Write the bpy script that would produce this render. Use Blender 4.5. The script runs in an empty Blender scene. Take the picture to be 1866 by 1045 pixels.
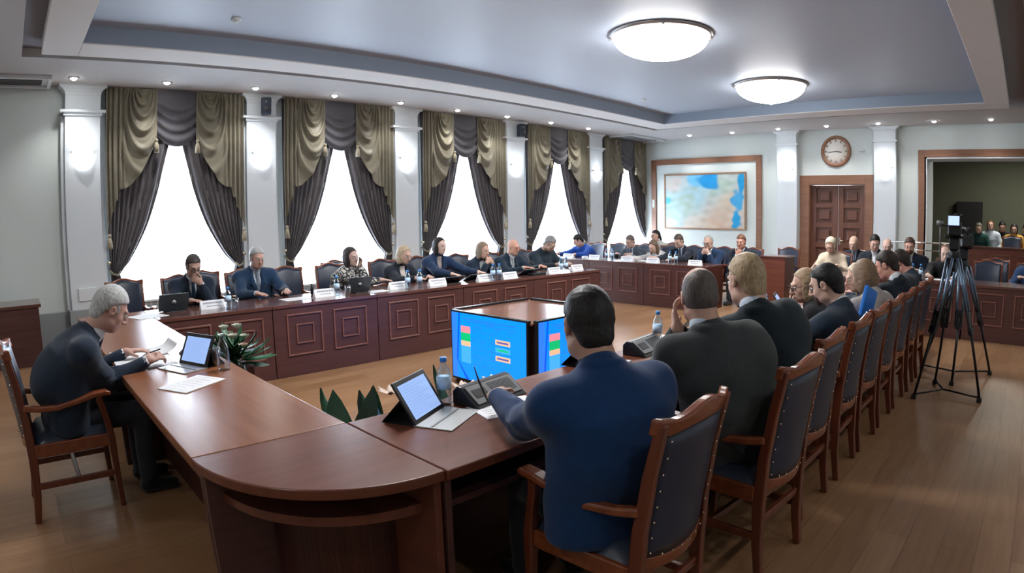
import bpy, bmesh, math, random
import numpy as np
from mathutils import Matrix, Vector
random.seed(7)
SC = bpy.context.scene
COL = SC.collection
PI = math.pi

# ------------------------------------------------------------------ camera
YAW, PITCH, ROLL, CAMH = 0.7975347, -0.1131606, -0.0128047, 1.53267
cd = bpy.data.cameras.new('camera')
cam = bpy.data.objects.new('camera', cd)
COL.objects.link(cam)
SC.camera = cam
cd.type = 'PANO'                      # the photograph was taken through a wide action-camera lens
cd.sensor_fit = 'HORIZONTAL'
cd.sensor_width = 36
cd.panorama_type = 'FISHEYE_LENS_POLYNOMIAL'
cd.fisheye_fov = PI
for i, k in enumerate((0.0, 0.046026055824554324, 6.591243601684639e-06, -1.000041629273656e-06, -1.9637953391455388e-07)):
    setattr(cd, 'fisheye_polynomial_k%d' % i, -k)
_f = Vector((math.cos(PITCH) * math.cos(YAW), math.cos(PITCH) * math.sin(YAW), math.sin(PITCH)))
_r = Vector((math.sin(YAW), -math.cos(YAW), 0))
_u = _r.cross(_f)
_R = _r * math.cos(ROLL) + _u * math.sin(ROLL)
_U = -_r * math.sin(ROLL) + _u * math.cos(ROLL)
cam.matrix_world = Matrix(((_R[0], _U[0], -_f[0], 0), (_R[1], _U[1], -_f[1], 0), (_R[2], _U[2], -_f[2], CAMH), (0, 0, 0, 1)))
cd.clip_start = 0.02

# ------------------------------------------------------------------ world, exposure
W = bpy.data.worlds.new('world')
SC.world = W
W.use_nodes = True
_bg = W.node_tree.nodes['Background']
_bg.inputs[0].default_value = (0.86, 0.93, 1.0, 1)
_bg.inputs[1].default_value = 9.0
SC.view_settings.view_transform = 'Standard'
SC.view_settings.look = 'None'
SC.view_settings.exposure = 0.86
SC.view_settings.gamma = 1.0
SC.view_settings.use_curve_mapping = False
try:
    cy = SC.cycles
    cy.use_denoising = True
    cy.max_bounces = 7
    cy.diffuse_bounces = 3
    cy.glossy_bounces = 3
    cy.transmission_bounces = 5
    cy.transparent_max_bounces = 10
    cy.sample_clamp_indirect = 6.0
    cy.caustics_reflective = False
    cy.caustics_refractive = False
    cy.use_light_tree = True
except Exception as ex:
    print('cycles settings', ex)

SOFFIT = 3.47          # height of the ceiling ring with the spotlights
TRAYZ = 3.42           # height of the hanging frame of the tray ceiling
UPPER = 3.62           # height of the ceiling inside the tray
WALLY = 9.02           # window wall
WALLX = 13.6           # back wall
NEG_Y = -2.4           # wall on the right hand side of the camera
NEG_X = -2.4           # wall behind the chairman
WIN_C = (2.175, 4.85, 7.50, 10.16, 12.76)
PIL_C = (0.855, 3.465, 6.13, 8.78, 11.42)


def light(name, kind, loc, energy, color=(1, 1, 1), size=0.1, size_y=None, rot=(0, 0, 0), parent=None, **kw):
    d = bpy.data.lights.new(name, kind)
    d.energy = energy
    d.color = color
    if kind == 'AREA':
        d.size = size
        if size_y:
            d.shape = 'RECTANGLE'
            d.size_y = size_y
    elif kind in ('POINT', 'SPOT'):
        d.shadow_soft_size = size
    for k, v in kw.items():
        setattr(d, k, v)
    o = bpy.data.objects.new(name, d)
    o.location = loc
    o.rotation_euler = rot
    COL.objects.link(o)
    if parent:
        o.parent = parent
    return o


# daylight entering through each of the five tall windows
for _x in WIN_C:
    light('daylight', 'AREA', (_x, WALLY + 0.42, 1.9), 100, (0.80, 0.90, 1.0), 1.5, 2.4, (-PI / 2, 0, 0))

# ------------------------------------------------------------------ helpers
def tag(o, label=None, cat=None, group=None, kind=None):
    if label: o['label'] = label
    if cat: o['category'] = cat
    if group: o['group'] = group
    if kind: o['kind'] = kind
    return o


def empty(name, loc=(0, 0, 0), rz=0.0, label=None, cat=None, group=None, kind=None):
    o = bpy.data.objects.new(name, None)
    o.empty_display_size = 0.1
    o.location = loc
    o.rotation_euler = (0, 0, rz)
    COL.objects.link(o)
    return tag(o, label, cat, group, kind)


def mesh_obj(name, verts, faces, mats, parent=None, fm=None, smooth=False):
    me = bpy.data.meshes.new(name)
    me.from_pydata([tuple(v) for v in verts], [], [tuple(f) for f in faces])
    if not isinstance(mats, (list, tuple)):
        mats = [mats]
    for m in mats:
        me.materials.append(m)
    if fm:
        me.polygons.foreach_set('material_index', fm)
    if smooth:
        me.polygons.foreach_set('use_smooth', [True] * len(me.polygons))
    me.update()
    o = bpy.data.objects.new(name, me)
    COL.objects.link(o)
    if parent:
        o.parent = parent
    return o


class MB:
    """collects shapes and links them as one mesh object"""
    def __init__(s):
        s.v, s.f, s.m, s.sm = [], [], [], []

    def add(s, vs, fs, mi=0, smooth=False):
        n = len(s.v)
        s.v += [tuple(v) for v in vs]
        s.f += [tuple(n + i for i in f) for f in fs]
        s.m += [mi] * len(fs)
        s.sm += [smooth] * len(fs)
        return s

    def box(s, x0, x1, y0, y1, z0, z1, mi=0):
        vs = [(x, y, z) for x in (x0, x1) for y in (y0, y1) for z in (z0, z1)]
        fs = [(0, 1, 3, 2), (4, 6, 7, 5), (0, 4, 5, 1), (2, 3, 7, 6), (0, 2, 6, 4), (1, 5, 7, 3)]
        return s.add(vs, fs, mi)

    def obox(s, c, ax, ay, az, mi=0):
        """oriented box, half-axis vectors"""
        c, ax, ay, az = map(Vector, (c, ax, ay, az))
        vs = [c + ax * i + ay * j + az * k for i in (-1, 1) for j in (-1, 1) for k in (-1, 1)]
        fs = [(0, 1, 3, 2), (4, 6, 7, 5), (0, 4, 5, 1), (2, 3, 7, 6), (0, 2, 6, 4), (1, 5, 7, 3)]
        return s.add(vs, fs, mi)

    def bar(s, a, b, w, d, up=(0, 0, 1), mi=0, w2=None, d2=None):
        """rectangular bar from a to b; w along side, d along the other axis"""
        a, b, up = Vector(a), Vector(b), Vector(up)
        t = (b - a).normalized()
        sd = t.cross(up)
        if sd.length < 1e-4: sd = t.cross(Vector((1, 0, 0)))
        sd.normalize()
        u2 = sd.cross(t)
        w2 = w if w2 is None else w2
        d2 = d if d2 is None else d2
        vs = []
        for p, ww, dd in ((a, w, d), (b, w2, d2)):
            for i, j in ((-1, -1), (1, -1), (1, 1), (-1, 1)):
                vs.append(p + sd * (i * ww / 2) + u2 * (j * dd / 2))
        fs = [(3, 2, 1, 0), (4, 5, 6, 7), (0, 1, 5, 4), (1, 2, 6, 5), (2, 3, 7, 6), (3, 0, 4, 7)]
        return s.add(vs, fs, mi)

    def path(s, pts, w, d, side=(0, 1, 0), mi=0, smooth=True):
        """rectangular section swept along pts; w along the side vector, d across. w,d may be lists"""
        pts = [Vector(p) for p in pts]
        n = len(pts)
        side = Vector(side).normalized()
        ws = w if isinstance(w, (list, tuple)) else [w] * n
        ds = d if isinstance(d, (list, tuple)) else [d] * n
        vs = []
        for i, p in enumerate(pts):
            t = (pts[min(i + 1, n - 1)] - pts[max(i - 1, 0)]).normalized()
            nn = t.cross(side).normalized()
            for a, b in ((-1, -1), (1, -1), (1, 1), (-1, 1)):
                vs.append(p + side * (a * ws[i] / 2) + nn * (b * ds[i] / 2))
        fs = []
        for i in range(n - 1):
            for j in range(4):
                k = (j + 1) % 4
                fs.append((i * 4 + j, i * 4 + k, i * 4 + 4 + k, i * 4 + 4 + j))
        fs += [(3, 2, 1, 0), tuple((n - 1) * 4 + j for j in range(4))]
        return s.add(vs, fs, mi, False)

    def tube(s, pts, r, seg=8, mi=0, caps=True):
        pts = [Vector(p) for p in pts]
        n = len(pts)
        rs = r if isinstance(r, (list, tuple)) else [r] * n
        vs, fs = [], []
        ref = None
        for i, p in enumerate(pts):
            t = (pts[min(i + 1, n - 1)] - pts[max(i - 1, 0)])
            if t.length < 1e-9: t = Vector((0, 0, 1))
            t.normalize()
            if ref is None:
                ref = t.cross(Vector((0, 0, 1)))
                if ref.length < 1e-3: ref = t.cross(Vector((1, 0, 0)))
            ref = (ref - t * ref.dot(t)).normalized()
            b = t.cross(ref)
            for j in range(seg):
                a = 2 * PI * j / seg
                vs.append(p + (ref * math.cos(a) + b * math.sin(a)) * rs[i])
        for i in range(n - 1):
            for j in range(seg):
                k = (j + 1) % seg
                fs.append((i * seg + j, i * seg + k, (i + 1) * seg + k, (i + 1) * seg + j))
        if caps:
            fs += [tuple(reversed(range(seg))), tuple((n - 1) * seg + j for j in range(seg))]
        return s.add(vs, fs, mi, True)

    def lathe(s, prof, c=(0, 0, 0), seg=24, mi=0, smooth=True, sx=1, sy=1):
        vs, fs = [], []
        n = len(prof)
        for r, z in prof:
            for j in range(seg):
                a = 2 * PI * j / seg
                vs.append((c[0] + sx * r * math.cos(a), c[1] + sy * r * math.sin(a), c[2] + z))
        for i in range(n - 1):
            for j in range(seg):
                k = (j + 1) % seg
                fs.append((i * seg + j, i * seg + k, (i + 1) * seg + k, (i + 1) * seg + j))
        closed = abs(prof[0][0] - prof[-1][0]) < 1e-6 and prof[0][0] > .01 and abs(prof[0][1] - prof[-1][1]) < 1e-6
        if prof[0][0] > 1e-6 and not closed: fs.append(tuple(reversed(range(seg))))
        if prof[-1][0] > 1e-6 and not closed: fs.append(tuple((n - 1) * seg + j for j in range(seg)))
        return s.add(vs, fs, mi, smooth)

    def prism(s, poly, z0, z1, mi=0):
        n = len(poly)
        vs = [(x, y, z0) for x, y in poly] + [(x, y, z1) for x, y in poly]
        fs = [tuple(reversed(range(n))), tuple(range(n, 2 * n))]
        fs += [(i, (i + 1) % n, n + (i + 1) % n, n + i) for i in range(n)]
        return s.add(vs, fs, mi)

    def quad(s, a, b, c, d, mi=0):
        return s.add([a, b, c, d], [(0, 1, 2, 3)], mi)

    def sphere(s, c, r, mi=0, seg=12, rings=8, sc=(1, 1, 1)):
        prof = [(r * math.sin(PI * i / rings), -r * math.cos(PI * i / rings)) for i in range(rings + 1)]
        prof[0] = (0.0001, -r); prof[-1] = (0.0001, r)
        n = len(s.v)
        s.lathe(prof, (0, 0, 0), seg, mi)
        for i in range(n, len(s.v)):
            v = s.v[i]
            s.v[i] = (c[0] + v[0] * sc[0], c[1] + v[1] * sc[1], c[2] + v[2] * sc[2])
        return s

    def build(s, name, mats, parent=None, bevel=0, segs=2, solid=0):
        o = mesh_obj(name, s.v, s.f, mats, parent, s.m)
        o.data.polygons.foreach_set('use_smooth', s.sm)
        if solid:
            md = o.modifiers.new('solid', 'SOLIDIFY'); md.thickness = solid; md.offset = 0
        if bevel:
            md = o.modifiers.new('bevel', 'BEVEL')
            md.width = bevel; md.segments = segs; md.limit_method = 'ANGLE'; md.angle_limit = 0.6
            md.harden_normals = False
        return o


def copy_tree(o, parent=None):
    c = o.copy()
    COL.objects.link(c)
    if parent: c.parent = parent
    for ch in list(o.children):
        copy_tree(ch, c)
    return c


def place(o, loc, rz=0, label=None, group=None):
    o.location = loc
    o.rotation_euler = (0, 0, rz)
    if label: o['label'] = label
    if group: o['group'] = group
    return o

# ------------------------------------------------------------------ materials
MATS = {}


def mat(name, col, rough=0.5, metal=0.0, spec=0.5, emit=None, estr=0.0, coat=0.0, alpha=1.0, trans=0.0, sheen=0.0, ior=1.45):
    m = bpy.data.materials.new(name)
    m.use_nodes = True
    b = m.node_tree.nodes['Principled BSDF']
    b.inputs['Base Color'].default_value = (*col, 1)
    b.inputs['Roughness'].default_value = rough
    b.inputs['Metallic'].default_value = metal
    b.inputs['Specular IOR Level'].default_value = spec
    b.inputs['Coat Weight'].default_value = coat
    b.inputs['Coat Roughness'].default_value = 0.16
    b.inputs['Sheen Weight'].default_value = sheen
    b.inputs['Transmission Weight'].default_value = trans
    b.inputs['IOR'].default_value = ior
    b.inputs['Alpha'].default_value = alpha
    if emit:
        b.inputs['Emission Color'].default_value = (*emit, 1)
        b.inputs['Emission Strength'].default_value = estr
    MATS[name] = m
    return m


def nodes(m):
    nt = m.node_tree
    return nt, nt.nodes['Principled BSDF']


def noise_color(m, c1, c2, scale=(1, 1, 1), nscale=5.0, detail=4.0, lo=0.35, hi=0.65, bump=0.0, coord='Object', distortion=0.0):
    nt, b = nodes(m)
    tc = nt.nodes.new('ShaderNodeTexCoord')
    mp = nt.nodes.new('ShaderNodeMapping')
    mp.inputs['Scale'].default_value = scale
    nz = nt.nodes.new('ShaderNodeTexNoise')
    nz.inputs['Scale'].default_value = nscale
    nz.inputs['Detail'].default_value = detail
    nz.inputs['Distortion'].default_value = distortion
    cr = nt.nodes.new('ShaderNodeValToRGB')
    cr.color_ramp.elements[0].position = lo
    cr.color_ramp.elements[1].position = hi
    cr.color_ramp.elements[0].color = (*c1, 1)
    cr.color_ramp.elements[1].color = (*c2, 1)
    L = nt.links.new
    L(tc.outputs[coord], mp.inputs['Vector'])
    L(mp.outputs[0], nz.inputs['Vector'])
    L(nz.outputs['Fac'], cr.inputs[0])
    L(cr.outputs[0], b.inputs['Base Color'])
    if bump:
        bp = nt.nodes.new('ShaderNodeBump')
        bp.inputs['Strength'].default_value = bump
        bp.inputs['Distance'].default_value = 0.01
        L(nz.outputs['Fac'], bp.inputs['Height'])
        L(bp.outputs[0], b.inputs['Normal'])
    return m


def wood(name, c1, c2, axis='x', rough=0.3, coat=0.0, spec=0.5):
    m = mat(name, c1, rough, coat=coat, spec=spec)
    s = {'x': (0.6, 9, 9), 'y': (9, 0.6, 9), 'z': (9, 9, 0.6)}[axis]
    return noise_color(m, c1, c2, s, 2.4, 3.0, 0.25, 0.8, 0.0, 'Object', 0.1)


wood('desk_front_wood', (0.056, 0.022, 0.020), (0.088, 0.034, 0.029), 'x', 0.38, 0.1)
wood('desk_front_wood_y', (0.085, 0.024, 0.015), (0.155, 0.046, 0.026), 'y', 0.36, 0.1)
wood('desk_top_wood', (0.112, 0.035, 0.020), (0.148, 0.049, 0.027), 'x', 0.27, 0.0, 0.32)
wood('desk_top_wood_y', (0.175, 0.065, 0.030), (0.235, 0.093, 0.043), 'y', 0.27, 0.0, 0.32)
wood('window_desk_top_wood', (0.075, 0.03, 0.025), (0.12, 0.048, 0.036), 'x', 0.2, 0.5)
wood('cube_top_wood', (0.20, 0.085, 0.055), (0.27, 0.12, 0.08), 'x', 0.13, 0.6)
wood('molding_wood', (0.15, 0.062, 0.050), (0.21, 0.088, 0.068), 'x', 0.3, 0.3)
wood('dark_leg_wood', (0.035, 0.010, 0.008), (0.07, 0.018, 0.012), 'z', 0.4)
wood('chair_wood', (0.135, 0.032, 0.012), (0.235, 0.064, 0.022), 'x', 0.25, 0.4)
wood('chair_wood_z', (0.085, 0.020, 0.010), (0.155, 0.038, 0.016), 'z', 0.3, 0.3)
wood('frame_oak', (0.185, 0.085, 0.048), (0.265, 0.130, 0.078), 'y', 0.4)
wood('door_wood', (0.105, 0.042, 0.028), (0.175, 0.072, 0.045), 'z', 0.35, 0.2)
wood('picture_frame_wood', (0.22, 0.13, 0.08), (0.33, 0.2, 0.12), 'y', 0.4)
m = mat('wall_paint', (0.60, 0.655, 0.645), 0.8, spec=0.2)
m = mat('white_paint', (0.64, 0.69, 0.73), 0.6, spec=0.3)
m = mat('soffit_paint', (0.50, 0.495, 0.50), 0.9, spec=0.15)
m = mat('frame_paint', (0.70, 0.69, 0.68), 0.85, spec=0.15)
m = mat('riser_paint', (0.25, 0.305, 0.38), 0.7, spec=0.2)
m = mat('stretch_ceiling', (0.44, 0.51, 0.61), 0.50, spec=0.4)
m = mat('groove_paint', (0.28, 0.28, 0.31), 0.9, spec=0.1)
mat('plinth_paint', (0.25, 0.28, 0.29), 0.5)
mat('vent_plastic', (0.62, 0.66, 0.68), 0.5)
mat('vent_dark', (0.12, 0.13, 0.14), 0.6)
mat('navy_leather', (0.018, 0.027, 0.052), 0.36, spec=0.6)
mat('brass', (0.75, 0.68, 0.55), 0.25, 1.0)
mat('chrome', (0.7, 0.7, 0.72), 0.2, 1.0)
mat('black_plastic', (0.010, 0.011, 0.014), 0.35)
mat('dark_grey_plastic', (0.035, 0.042, 0.05), 0.4)
mat('grey_plastic', (0.16, 0.17, 0.18), 0.4)
mat('silver_plastic', (0.36, 0.37, 0.38), 0.35, 0.3)
mat('black_metal', (0.02, 0.021, 0.025), 0.35, 0.6)
mat('steel_blue_metal', (0.10, 0.14, 0.20), 0.3, 0.8)
mat('paper', (0.72, 0.74, 0.78), 0.7)
mat('paper_print', (0.22, 0.23, 0.27), 0.8)
mat('blue_cap', (0.03, 0.22, 0.65), 0.4)
mat('bottle_label', (0.45, 0.62, 0.80), 0.5)
mat('gallery_wall_paint', (0.12, 0.125, 0.09), 0.9)
mat('gallery_dark', (0.012, 0.012, 0.012), 0.8)
mat('carpet_dark', (0.05, 0.035, 0.03), 0.9)
mat('lamp_glass', (0.9, 0.9, 0.9), 0.4, emit=(1.0, 0.985, 0.97), estr=11.0)
mat('sconce_glass', (0.9, 0.9, 0.9), 0.4, emit=(0.96, 0.98, 1.0), estr=3.5)
mat('spot_glass', (0.9, 0.9, 0.9), 0.4, emit=(1.0, 0.98, 0.94), estr=42.0)
mat('ring_metal', (0.32, 0.31, 0.31), 0.35, 0.7)
mat('sconce_metal', (0.62, 0.64, 0.66), 0.3, 0.6)
mat('clock_face', (0.72, 0.70, 0.66), 0.6)
mat('screen_blue', (0.0, 0.1, 0.4), 0.3, emit=(0.0, 0.22, 0.92), estr=0.75)
mat('screen_side_blue', (0.0, 0.1, 0.4), 0.3, emit=(0.03, 0.19, 0.78), estr=0.65)
mat('screen_deep_blue', (0.0, 0.05, 0.3), 0.3, emit=(0.0, 0.06, 0.62), estr=0.9)
mat('screen_pale_blue', (0.0, 0.1, 0.4), 0.3, emit=(0.05, 0.33, .95), estr=0.78)
mat('screen_red', (0.3, 0.1, 0.1), 0.3, emit=(0.62, 0.17, 0.22), estr=0.9)
mat('screen_green', (0.0, 0.2, 0.1), 0.3, emit=(0.0, 0.30, 0.10), estr=1.0)
mat('screen_orange', (0.3, 0.2, 0.1), 0.3, emit=(0.62, 0.33, 0.20), estr=0.9)
mat('screen_text', (0.0, 0.05, 0.2), 0.3, emit=(0.02, 0.12, 0.45), estr=0.9)
mat('screen_text_dark', (0.02, 0.02, 0.1), 0.3, emit=(0.10, 0.08, 0.25), estr=0.9)
mat('tablet_screen', (0.2, 0.3, 0.5), 0.15, emit=(0.25, 0.37, 0.66), estr=0.62)
mat('tablet_text', (0.2, 0.3, 0.5), 0.15, emit=(0.13, 0.2, 0.42), estr=0.8)
mat('camera_screen', (0.2, 0.3, 0.5), 0.15, emit=(0.40, 0.52, 0.80), estr=0.8)
mat('red_light', (0.5, 0.0, 0.0), 0.3, emit=(1.0, 0.02, 0.02), estr=2.5)
mat('leaf', (0.012, 0.075, 0.03), 0.4, spec=0.5)
mat('leaf_dark', (0.008, 0.04, 0.022), 0.4, spec=0.5)
mat('petal_white', (0.72, 0.74, 0.66), 0.6)
mat('petal_pink', (0.62, 0.50, 0.44), 0.6)
mat('tassel_gold', (0.34, 0.30, 0.21), 0.6, sheen=0.4)
mat('map_paper', (0.6, 0.6, 0.6), 0.6)
mat('wall_speaker', (0.012, 0.022, 0.045), 0.4)
mat('blue_bag', (0.005, 0.16, 0.60), 0.4)
mat('pinkish_facade', (0.60, 0.42, 0.38), 0.8)

# clear glass and water bottles: thin, mostly transparent
def clear(name, col, fac):
    m = bpy.data.materials.new(name); m.use_nodes = True
    nt = m.node_tree; nt.nodes.clear()
    o = nt.nodes.new('ShaderNodeOutputMaterial'); mx = nt.nodes.new('ShaderNodeMixShader')
    t = nt.nodes.new('ShaderNodeBsdfTransparent'); g = nt.nodes.new('ShaderNodeBsdfGlossy'); lw = nt.nodes.new('ShaderNodeLayerWeight')
    t.inputs[0].default_value = (*col, 1); g.inputs['Roughness'].default_value = 0.05; lw.inputs[0].default_value = fac
    nt.links.new(lw.outputs['Facing'], mx.inputs[0]); nt.links.new(t.outputs[0], mx.inputs[1]); nt.links.new(g.outputs[0], mx.inputs[2])
    nt.links.new(mx.outputs[0], o.inputs[0])
    MATS[name] = m
    return m

clear('bottle_plastic', (0.80, 0.88, 0.93), 0.35)
clear('window_glass', (0.95, 0.97, 1.0), 0.1)
clear('drinking_glass', (0.88, 0.92, 0.95), 0.4)

# sheer curtain: lets daylight glow through
def sheer(name, col):
    m = bpy.data.materials.new(name); m.use_nodes = True
    nt = m.node_tree; nt.nodes.clear()
    o = nt.nodes.new('ShaderNodeOutputMaterial'); mx = nt.nodes.new('ShaderNodeMixShader'); m2 = nt.nodes.new('ShaderNodeMixShader')
    t = nt.nodes.new('ShaderNodeBsdfTransparent'); tl = nt.nodes.new('ShaderNodeBsdfTranslucent'); d = nt.nodes.new('ShaderNodeBsdfDiffuse')
    tl.inputs[0].default_value = (*col, 1); d.inputs[0].default_value = (*col, 1)
    m2.inputs[0].default_value = 0.35; mx.inputs[0].default_value = 0.72
    L = nt.links.new
    L(tl.outputs[0], m2.inputs[1]); L(d.outputs[0], m2.inputs[2]); L(t.outputs[0], mx.inputs[1]); L(m2.outputs[0], mx.inputs[2]); L(mx.outputs[0], o.inputs[0])
    MATS[name] = m
    return m

sheer('sheer_voile', (0.93, 0.94, 0.95))


def fabric(name, c1, c2, rough=0.6, sheen=0.3, bump=0.0, ns=60):
    m = mat(name, c1, rough, sheen=sheen, spec=0.25)
    return noise_color(m, c1, c2, (1, 1, 1), ns, 2.0, 0.3, 0.7, bump)


fabric('olive_satin', (0.170, 0.155, 0.112), (0.200, 0.182, 0.132), 0.42, 0.3, 0, 8)
fabric('umber_satin', (0.092, 0.086, 0.094), (0.112, 0.104, 0.112), 0.45, 0.3, 0, 8)
fabric('valance_satin', (0.076, 0.075, 0.088), (0.094, 0.092, 0.106), 0.45, 0.3, 0, 8)

# parquet floor: planks running across the room
def parquet():
    m = mat('parquet', (0.3, 0.17, 0.09), 0.30, spec=0.5)
    nt, b = nodes(m)
    L = nt.links.new
    tc = nt.nodes.new('ShaderNodeTexCoord'); mp = nt.nodes.new('ShaderNodeMapping')
    br = nt.nodes.new('ShaderNodeTexBrick')
    br.inputs['Color1'].default_value = (0.215, 0.115, 0.056, 1)
    br.inputs['Color2'].default_value = (0.285, 0.165, 0.088, 1)
    br.inputs['Mortar'].default_value = (0.12, 0.06, 0.03, 1)
    br.inputs['Scale'].default_value = 1.0
    br.inputs['Mortar Size'].default_value = 0.0016
    br.inputs['Brick Width'].default_value = 1.15
    br.inputs['Row Height'].default_value = 0.17
    br.offset = 0.37
    nz = nt.nodes.new('ShaderNodeTexNoise'); mp2 = nt.nodes.new('ShaderNodeMapping')
    mp2.inputs['Scale'].default_value = (1.2, 16, 1); nz.inputs['Scale'].default_value = 2.0; nz.inputs['Detail'].default_value = 6
    mx = nt.nodes.new('ShaderNodeMixRGB'); mx.blend_type = 'MULTIPLY'; mx.inputs[0].default_value = 0.45
    cr = nt.nodes.new('ShaderNodeValToRGB')
    cr.color_ramp.elements[0].position = 0.3; cr.color_ramp.elements[0].color = (0.62, 0.5, 0.42, 1)
    cr.color_ramp.elements[1].position = 0.7; cr.color_ramp.elements[1].color = (1.1, 1.1, 1.1, 1)
    L(tc.outputs['Object'], mp.inputs[0]); L(mp.outputs[0], br.inputs['Vector'])
    L(tc.outputs['Object'], mp2.inputs[0]); L(mp2.outputs[0], nz.inputs['Vector']); L(nz.outputs['Fac'], cr.inputs[0])
    L(br.outputs['Color'], mx.inputs[1]); L(cr.outputs[0], mx.inputs[2]); L(mx.outputs[0], b.inputs['Base Color'])
parquet()
G = MATS
# ================================================================== the room
def struct(name, mb, mats, parent=None, bevel=0, **kw):
    o = mb.build(name, mats, parent, bevel, **kw)
    if parent is None: o['kind'] = 'structure'
    return o

struct('floor', MB().box(NEG_X - .2, WALLX + 0.25, NEG_Y - .2, WALLY + 0.6, -0.12, 0.0), G['parquet'])

# window wall with five tall openings
def window_wall():
    mb = MB()
    y0, y1 = WALLY, WALLY + 0.28
    zt, zb, hw = 3.12, 0.55, 0.86
    xs = [NEG_X]
    for c in WIN_C: xs += [c - hw, c + hw]
    xs.append(WALLX + 0.3)
    for i in range(0, len(xs), 2):
        mb.box(xs[i], xs[i + 1], y0, y1, 0, SOFFIT + 0.2)
    for c in WIN_C:
        mb.box(c - hw, c + hw, y0, y1, 0, zb)
        mb.box(c - hw, c + hw, y0, y1, zt, SOFFIT + 0.2)
    struct('wall_window', mb, G['wall_paint'])
    for i, c in enumerate(WIN_C):
        w = empty('window_%d' % (i + 1), (c, y1 - 0.08, zb), kind='structure')
        f = MB()
        H = zt - zb
        for x in (-hw + .03, -0.0, hw - .03): f.box(x - .035, x + .035, -.03, .03, 0, H)
        for z in (0.035, H * .68, H - .035): f.box(-hw, hw, -.03, .03, z - .035, z + .035)
        f.build('window_frame', G['white_paint'], w)
        MB().box(-hw, hw, -.004, .004, 0, H).build('window_pane', G['window_glass'], w)
        MB().box(-hw - .02, hw + .02, -0.26, -0.03, -0.03, 0.0).build('window_sill', G['white_paint'], w, 0.004)
window_wall()

# back wall: recess for the map, double door, wide opening to the gallery
DY0, DY1 = 3.20, 4.50                 # door opening
OY1 = 1.93                            # gallery opening goes from here to the right
def back_wall():
    mb = MB()
    x0, x1 = WALLX, WALLX + 0.32
    T = SOFFIT + 0.2
    mb.box(x0, x1, 4.50, WALLY + .3, 0, T)
    mb.box(x0, x1, DY0, DY1, 2.26, T)
    mb.box(x0, x1, OY1, DY0, 0, T)
    mb.box(x0, x1, NEG_Y - .3, OY1, 2.82, T)
    struct('wall_back', mb, G['wall_paint'])
    # wooden surround of the door
    f = MB()
    f.box(x0 - .035, x0 + .02, DY1, DY1 + .21, 0, 2.47)
    f.box(x0 - .035, x0 + .02, DY0 - .17, DY0, 0, 2.47)
    f.box(x0 - .035, x0 + .02, DY0, DY1, 2.26, 2.47)
    f.box(x0 - .035, x0 + .30, DY1 - .02, DY1 + .001, 0, 2.26)
    f.box(x0 - .035, x0 + .30, DY0 - .001, DY0 + .02, 0, 2.26)
    struct('trim_1', f, G['frame_oak'], bevel=.006)
    # map recess frame
    f = MB()
    for a, b, c, d in ((8.57, 8.71, 0.45, 2.97), (5.65, 5.79, 0.45, 2.97)):
        f.box(x0 - .04, x0 + .01, a, b, c, d)
    f.box(x0 - .04, x0 + .01, 5.79, 8.57, 2.83, 2.97)
    struct('trim_2', f, G['frame_oak'], bevel=.006)
    # gallery opening frame with pale reveal
    f = MB()
    f.box(x0 - .035, x0 + .02, OY1, OY1 + .13, 0, 2.97)
    f.box(x0 - .035, x0 + .02, NEG_Y, OY1, 2.82, 2.97)
    struct('trim_3', f, G['frame_oak'], bevel=.006)
    f = MB()
    f.box(x0 - .02, x0 + 1.1, OY1 - .03, OY1, 0, 2.82)
    f.box(x0 - .02, x0 + .7, NEG_Y, OY1 - .03, 2.79, 2.82)
    f.box(x0 - .02, x0 + .0, OY1 - .05, OY1, 0, 2.82)
    struct('trim_4', f, G['white_paint'])
    # double door with recessed square panels
    d = empty('door_1', (x0 + .16, DY0, 0), kind='structure')
    def leaf(ya, yb, name):
        m = MB()
        m.box(0, .05, ya, yb, 0, 2.25)
        m2 = MB()
        yc = (ya + yb) / 2
        zs = [0.28, 0.72, 1.16, 1.60, 2.04 - .02]
        w, st = 0.19, .05
        # stiles and rails standing proud
        m.box(-.055, 0, ya, yc - w, 0, 2.25); m.box(-.055, 0, yc + w, yb, 0, 2.25)
        prev = 0
        for z in zs:
            m.box(-.055, 0, yc - w, yc + w, prev, z - .16); prev = z + .16
            m2.box(-.045, 0, yc - .115, yc + .115, z - .10, z + .10)
        m.box(-.055, 0, yc - w, yc + w, prev, 2.25)
        o = m.build(name, G['door_wood'], d, .006)
        m2.build('raised_panel', G['door_wood'], o, .012)
        return o
    l1 = leaf(0.02, 0.645, 'door_leaf')
    l2 = leaf(0.655, 1.28, 'door_leaf')
    for o, y in ((l1, .60), (l2, .70)):
        MB().box(-.07, -.055, y - .02, y + .02, .96, 1.12).tube([(-.06, y, 1.05), (-.11, y, 1.05), (-.11, y + (.1 if y > .65 else -.1), 1.05)], .009).build('door_handle', G['brass'], o)
back_wall()
struct('wall_left', MB().box(NEG_X - .2, NEG_X, NEG_Y - .2, WALLY + .3, 0, SOFFIT + .2), G['wall_paint'])
struct('wall_right', MB().box(NEG_X - .2, WALLX + .3, NEG_Y - .2, NEG_Y, 0, SOFFIT + .2), G['wall_paint'])

# grey plinth along the walls
struct('baseboard_window', MB().box(NEG_X, WALLX, WALLY - .04, WALLY, 0, .50), G['plinth_paint'], bevel=.006)
mbb = MB(); mbb.box(WALLX - .04, WALLX, 4.72, WALLY - .04, 0, .46).box(WALLX - .04, WALLX, OY1 + .13, 3.02, 0, .46)
struct('baseboard_back', mbb, G['plinth_paint'], bevel=.006)

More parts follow.
